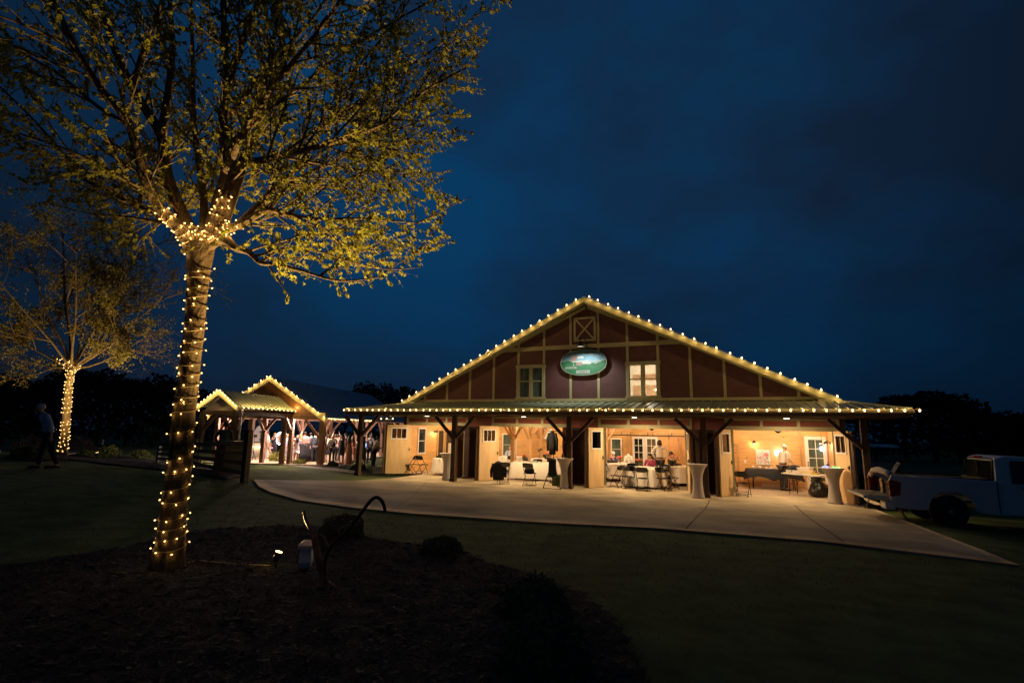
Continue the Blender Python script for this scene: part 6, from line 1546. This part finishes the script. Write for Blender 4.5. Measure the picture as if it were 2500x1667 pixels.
# near and far bedside with a wheel arch, from an outline with thickness
def arch(cx, r, z0=.50): return [(cx+r*cos(pi*i/14), .40+r*1.02*sin(pi*i/14)) for i in range(15)]
side = [(.0,.56),(.03,.42),(.55,.38)]+[p for p in arch(1.21,.47)[::-1]]+[(1.85,.38),(2.13,.36),(2.13,1.13),(1.2,RH),(.05,RH+.02),(.0,RH-.1)]
for y0, y1 in ((.0,.07),(W_-.07,W_)):
    b = MB(); b.prism(side, y0, y1); tb('bed_side', b, 'truckpaint')
b = MB(); b.box(.02,.075,RH-.03,2.11,.12,RH+.012); b.box(.02,W_-.12,RH-.03,2.11,W_-.075,RH+.012); tb('bed_rail', b, 'trimblack')
b = MB(); b.box(.02,.08,.60,2.11,W_-.08,.66); b.box(2.06,.08,.66,2.11,W_-.08,RH); tb('bed_floor', b, 'bedliner')
for y in (-.012, W_+.012): b = MB(); b.tube([(1.21+.48*cos(pi*i/14), y, .40+.49*sin(pi*i/14)) for i in range(15)], .022, 6); tb('fender_flare', b, 'truckpaint')
# cab
CBX = Matrix.Translation((.10,0,0))
def tb(n, mb, m, par=None, label=None):
    o = mb.xf(CBX).build(n, M[m], par or tk_)
    return o
cab = [(2.03,.36),(5.3,.36),(5.3,.95),(3.9,1.08),(3.35,1.62),(3.1,1.68),(2.3,1.70),(2.10,1.64),(2.03,1.1)]
b = MB(); n = len(cab)
def inset(x, z): return .02+max(0, (z-1.05))*.30
vs = [(x, inset(x,z), z) for x, z in cab]+[(x, W_-inset(x,z), z) for x, z in cab]
b.add(vs, [tuple(range(n)), tuple(range(2*n-1, n-1, -1))]+[(i, i+n, (i+1)%n+n, (i+1)%n) for i in range(n)]); tb('cab', b, 'truckpaint')
for f_ in (lambda y: y, lambda y: W_-y):
    for q in ([(2.33,1.10),(3.2,1.10),(3.12,1.50),(2.9,1.60),(2.38,1.60)], [(3.27,1.10),(3.95,1.12),(3.42,1.56),(3.2,1.60)]):
        b = MB(); b.add([(x, f_(inset(x,z)-.012), z) for x, z in q]+[(x, f_(inset(x,z)+.004), z) for x, z in q], [tuple(range(len(q))), tuple(range(2*len(q)-1, len(q)-1, -1))]); tb('side_window', b, 'darkglass')
b = MB(); b.add([(2.022,.18,1.12),(2.022,W_-.18,1.12),(2.085,W_-.24,1.58),(2.085,.24,1.58)], [(0,1,2,3)]); b.add([(2.03,.1,1.1)]*0, []); tb('rear_window', b, 'darkglass')
b = MB(); b.tube([(2.0,.16,1.10),(2.085,.24,1.60),(2.10,.30,1.63),(2.10,W_-.30,1.63),(2.085,W_-.24,1.60),(2.0,W_-.16,1.10)], .018, 6); b.box(2.02,.85,1.12,2.06,.87,1.58); tb('window_seal', b, 'trimblack')
b = MB(); b.box(2.05,W_/2-.14,1.635,2.11,W_/2+.14,1.68); tb('brake_light', b, 'taillens')
b = MB(); b.box(2.005,-.004,.4,2.025,.03,1.1); tb('door_seam', b, 'trimblack'); b = MB(); b.box(3.22,.006,.45,3.235,.03,1.08); tb('door_seam', b, 'trimblack')
b = MB(); b.ball((3.75,-.10,1.12), .11, 10, 8, (.7,.8,.7)); tb('wing_mirror', b, 'trimblack')
b = MB(); b.box(2.45,-.03,.98,2.62,-.0,1.01); tb('door_handle', b, 'chrome')
b = MB(); b.tube([(2.7,W_/2,1.69),(2.66,W_/2,1.86)], .005, 4); tb('aerial', b, 'black')
for x in (1.08, 4.2):
    for y in (.02, W_-.24):
        b = MB(); b.lathe([(.22,0),(.36,.02),(.385,.06),(.385,.18),(.36,.22),(.22,.22)], 28); b.xf(Matrix.Translation((x,y,.385)) @ Matrix.Rotation(-pi/2,4,'X')); o = tb('wheel', b, 'rubber')
        h_ = MB(); h_.lathe([(.215,.03),(.19,.06),(.17,.03),(.05,.02),(.04,-.01),(.02,-.012)], 20); h_.xf(Matrix.Translation((x,y,.385)) @ Matrix.Rotation(-pi/2,4,'X')); h_.xf(CBX).build('rim', M['hubm'], o)
def tb(n, mb, m, par=None, label=None): return mb.build(n, M[m], par or tk_)
# tail lamps
for y0, y1, nm in ((-.008,.10,'n'),(W_-.10,W_+.008,'f')):
    b = MB(); b.prism([(-.012,.66),(-.015,1.06),(.06,1.08),(.24,1.02),(.20,.70)], y0, y1); tb('tail_light', b, 'taillens')
# lowered tailgate, bumper
b = MB(); b.box(-.55,.10,.59,-.02,W_-.10,.655); b.box(-.56,.10,.60,-.55,W_-.10,.65); tb('tailgate', b, 'truckpaint')
b = MB(); b.box(-.54,.16,.656,-.06,W_-.16,.664); tb('tailgate_liner', b, 'bedliner')
b = MB()
for y in (.11, W_-.11): b.tube([(-.42,y,.66),(.0,y,.98)], .008, 5)
tb('tailgate_strap', b, 'blackmetal')
for y0, y1 in ((-.02,.38),(W_-.38,W_+.02)):
    b = MB(); b.box(-.14,y0,.36,.08,y1,.55); tb('bumper_corner', b, 'truckpaint')
b = MB(); b.box(-.12,.40,.36,.02,W_-.40,.44); tb('bumper', b, 'chrome'); b = MB(); b.box(-.30,W_/2-.04,.30,.0,W_/2+.04,.36); tb('tow_hitch', b, 'black')
# load in the bed
LB = Matrix.Translation(TC) @ Matrix.Rotation(atan2(TA.y,TA.x),4,'Z')
b = MB(); b.box(.10,.95,.665,.16,1.12,1.02); b.box(.09,.955,.95,.095,1.11,.99); b.xf(LB); tag(b.build('wooden_board', M['wood_raw']), 'upright pale wooden board in the open pickup bed', 'board')
b = MB(); b.box(.15,.35,.665,.75,.9,.95); b.box(.14,.34,.951,.76,.91,.99); b.xf(LB); tag(b.build('storage_box', M['trimblack']), 'dark storage box in the pickup bed', 'box')
b = MB(); b.tube([(.05,.12,1.12),(.05,.3,1.22),(.05,.9,1.25),(.05,1.4,1.2),(.05,1.62,1.05)], [.05,.07,.08,.07,.05], 10); b.xf(LB); tag(b.build('bed_cover_roll', M['stretch']), 'rolled pale cover arched over the back of the pickup bed', 'cover')
b = MB(); b.beam((.55,1.6,1.15),(.68,1.5,1.42),.04,.08); b.xf(LB); tag(b.build('white_plank', M['whitepaint']), 'white plank sticking up beyond the pickup bed', 'plank')
# post leaning by the wheel
b = MB(); p = onH(2215, 1272); b.tube([p, p+V((-.12,0,.28))], .035, 8); tag(b.build('marker_post', M['timber_in']), 'short leaning wooden marker post by the apron edge under the pickup', 'post')
# golf cart behind the pickup
gp = atD(2150, 1150, 21.5); gp.z = H(gp.x, gp.y)
gc = empty('golf_cart', gp, radians(-20), 'golf cart with a pale roof behind the pickup at the barn corner', 'golf cart')
def gb(n, mb, m, par=None): return mb.build(n, M[m], par or gc)
b = MB(); P = [(-.55,-.85),(.55,-.85),(.62,-.6),(.62,.75),(.5,.95),(-.5,.95),(-.62,.75),(-.62,-.6)]
b.add([(x,y,1.82) for x,y in P]+[(x*.7,y*.7,1.90) for x,y in P]+[(x,y,1.78) for x,y in P], [tuple(range(8,16))]+[(i,(i+1)%8,(i+1)%8+8,i+8) for i in range(8)]+[(i+16,(i+1)%8+16,(i+1)%8,i) for i in range(8)]+[tuple(range(23,15,-1))]); gb('roof', b, 'whitepaint')
for x, y in ((-.52,-.7),(.52,-.7),(-.52,.8),(.52,.8)): b = MB(); b.tube([(x,y,.6),(x*.98,y*.95,1.79)], .018, 6); gb('roof_post', b, 'timber_in')
b = MB(); b.prism([(-1.2,.3),(1.1,.3),(1.2,.6),(.8,.9),(.6,.95),(.5,.45),(.0,.42),(-.1,.65),(-1.15,.7)], -.58, .58); b.xf(Matrix.Rotation(pi/2,4,'Z')); gb('body', b, 'darksiding')
b = MB(); b.box(-.5,-.75,.68,.5,-.2,.80); b.box(-.5,-.85,.80,.5,-.72,1.2); gb('seat', b, 'stretch')
for x in (-.52,.52):
    for y in (-.8,.75): b = MB(); b.lathe([(.1,-.08),(.22,-.06),(.22,.06),(.1,.08)], 16); b.xf(Matrix.Translation((x,y,.22)) @ Matrix.Rotation(pi/2,4,'Y')); gb('wheel', b, 'rubber')
# low white board end at the left frame edge
b = MB(); p = onH(-25, 1138); b.box(-.55,-.12,0,.32,.12,.33); b.box(-.57,-.14,.33,.34,.14,.37); o = tag(b.build('stone_bench', M['white'], loc=p, rot=(0,0,-.4)), 'pale low block at the left edge of the lawn', 'bench')
b = MB(); p = onH(250, 1085); b.box(-.07,-.07,0,.07,.07,.85); b.box(-.09,-.09,.85,.09,.09,.9); tag(b.build('marker_post', M['white'], loc=p), 'small pale post in the dark behind the smaller maple', 'post')
# ---- antique walking plough in the mulch
PD = 5.2
def Q(x, y, d=0): return atD(600+x/3.36, 1180+y/3.36, PD+d)
plg = empty('antique_plough', onH(790, 1480), 0, 'old walking plough with two curved wooden handles in the dark mulch bed', 'plough'); PI_ = Matrix.Translation(-V(plg.location)); mat('oldwood', (.05,.033,.024), .8, var=.3, vs=12, bump=.4, bs=30); mat('rust', (.12,.05,.025), .85, var=.4, vs=20)
def smooth(P, n=5):
    out = []
    for i in range(len(P)-1):
        p0, p1, p2, p3 = P[max(i-1,0)], P[i], P[i+1], P[min(i+2,len(P)-1)]
        for k in range(n): t = k/n; out.append(.5*((2*p1)+(p2-p0)*t+(2*p0-5*p1+4*p2-p3)*t*t+(3*p1-p0-3*p2+p3)*t*t*t))
    return out+[P[-1]]
b = MB(); P = smooth([Q(1142,228,-.1),Q(1135,185,-.1),Q(1110,135,-.1),Q(1070,112,-.1),Q(1030,135,-.1),Q(985,190,-.08),(Q(930,265,-.05)),Q(850,370),Q(760,450,.02),Q(690,530,.05),Q(650,640,.05),Q(660,800,0)]); b.tube(P, .017, 10); b.xf(PI_); b.build('handle', M['oldwood'], plg)
b = MB(); P = smooth([Q(478,225,.5),Q(488,290,.45),Q(520,360,.4),Q(560,440,.3),Q(600,560,.2),Q(640,680,.1),Q(660,800,0)]); b.tube(P, .016, 10); b.xf(PI_); b.build('handle', M['oldwood'], plg)
b = MB(); P = smooth([Q(600,420,.25),Q(640,450,.2),Q(675,530,.1),Q(690,540,.05)]); b.tube(P, .016, 8); b.xf(PI_); b.build('brace', M['rust'], plg)
g0 = onH(820, 1515); b = MB(); P = smooth([Q(560,430,.3),Q(600,640,.1),Q(650,790,0),Q(672,930,-.1),Q(750,1110,-.2)]); b.tube(P, .035, 8); b.xf(PI_); b.build('beam', M['rust'], plg)
b = MB(); e_ = onH(790,1440); b.add([tuple(Q(640,780,0)), tuple(Q(700,800,.05)), tuple(e_+V((.18,.05,.0))), tuple(e_+V((-.12,-.08,-.02))), tuple(Q(650,790,.08)), tuple(e_+V((.02,.12,.0)))], [(0,1,2,3),(1,4,5,2),(4,0,3,5),(0,4,1),(2,5,3)]); b.xf(PI_); b.build('ploughshare', M['rust'], plg)
# pale lantern-shaped box beside it
bp = Q(485, 640, -.05); gz = onH(745, 1395)
ob = empty('garden_box', V((gz.x, gz.y, gz.z)), -.2, 'small pale box with a peaked cap on a stake beside the old plough', 'box'); s_ = FPX/PD
x0 = bp - V(ob.location); zz = .06
b = MB(); b.lathe([(.075,zz),(.095,zz+.05),(.085,zz+.16),(.08,zz+.2)], 4, smooth=False); b.build('housing', M['whitepaint'], ob)
b = MB(); b.lathe([(.12,zz+.201),(.125,zz+.235),(.06,zz+.275),(.02,zz+.28)], 4, smooth=False); b.build('cap', M['cloth'], ob); b = MB(); b.lathe([(.03,0),(.05,.0599)], 10, (.05,-.04,0)); b.build('glass_cup', M['darkglass'], ob)
b = MB(); b.tube([(0,0,-.1),(0,0,zz)], .02, 6); b.build('stake', M['timber'], ob)

# rounded edges on the pickup's pressed panels
for o in list(C.objects):
    if o.parent in (tk_, gc) and o.type == 'MESH' and o.name.split('.')[0] in ('cab', 'bed_side', 'tailgate', 'bumper_corner', 'tail_light', 'body', 'roof'):
        b = o.modifiers.new('bevel', 'BEVEL'); b.width = .035 if o.name.startswith('cab') or o.name.startswith('bumper') else .018; b.segments = 3; b.limit_method = 'ANGLE'; b.angle_limit = radians(25)
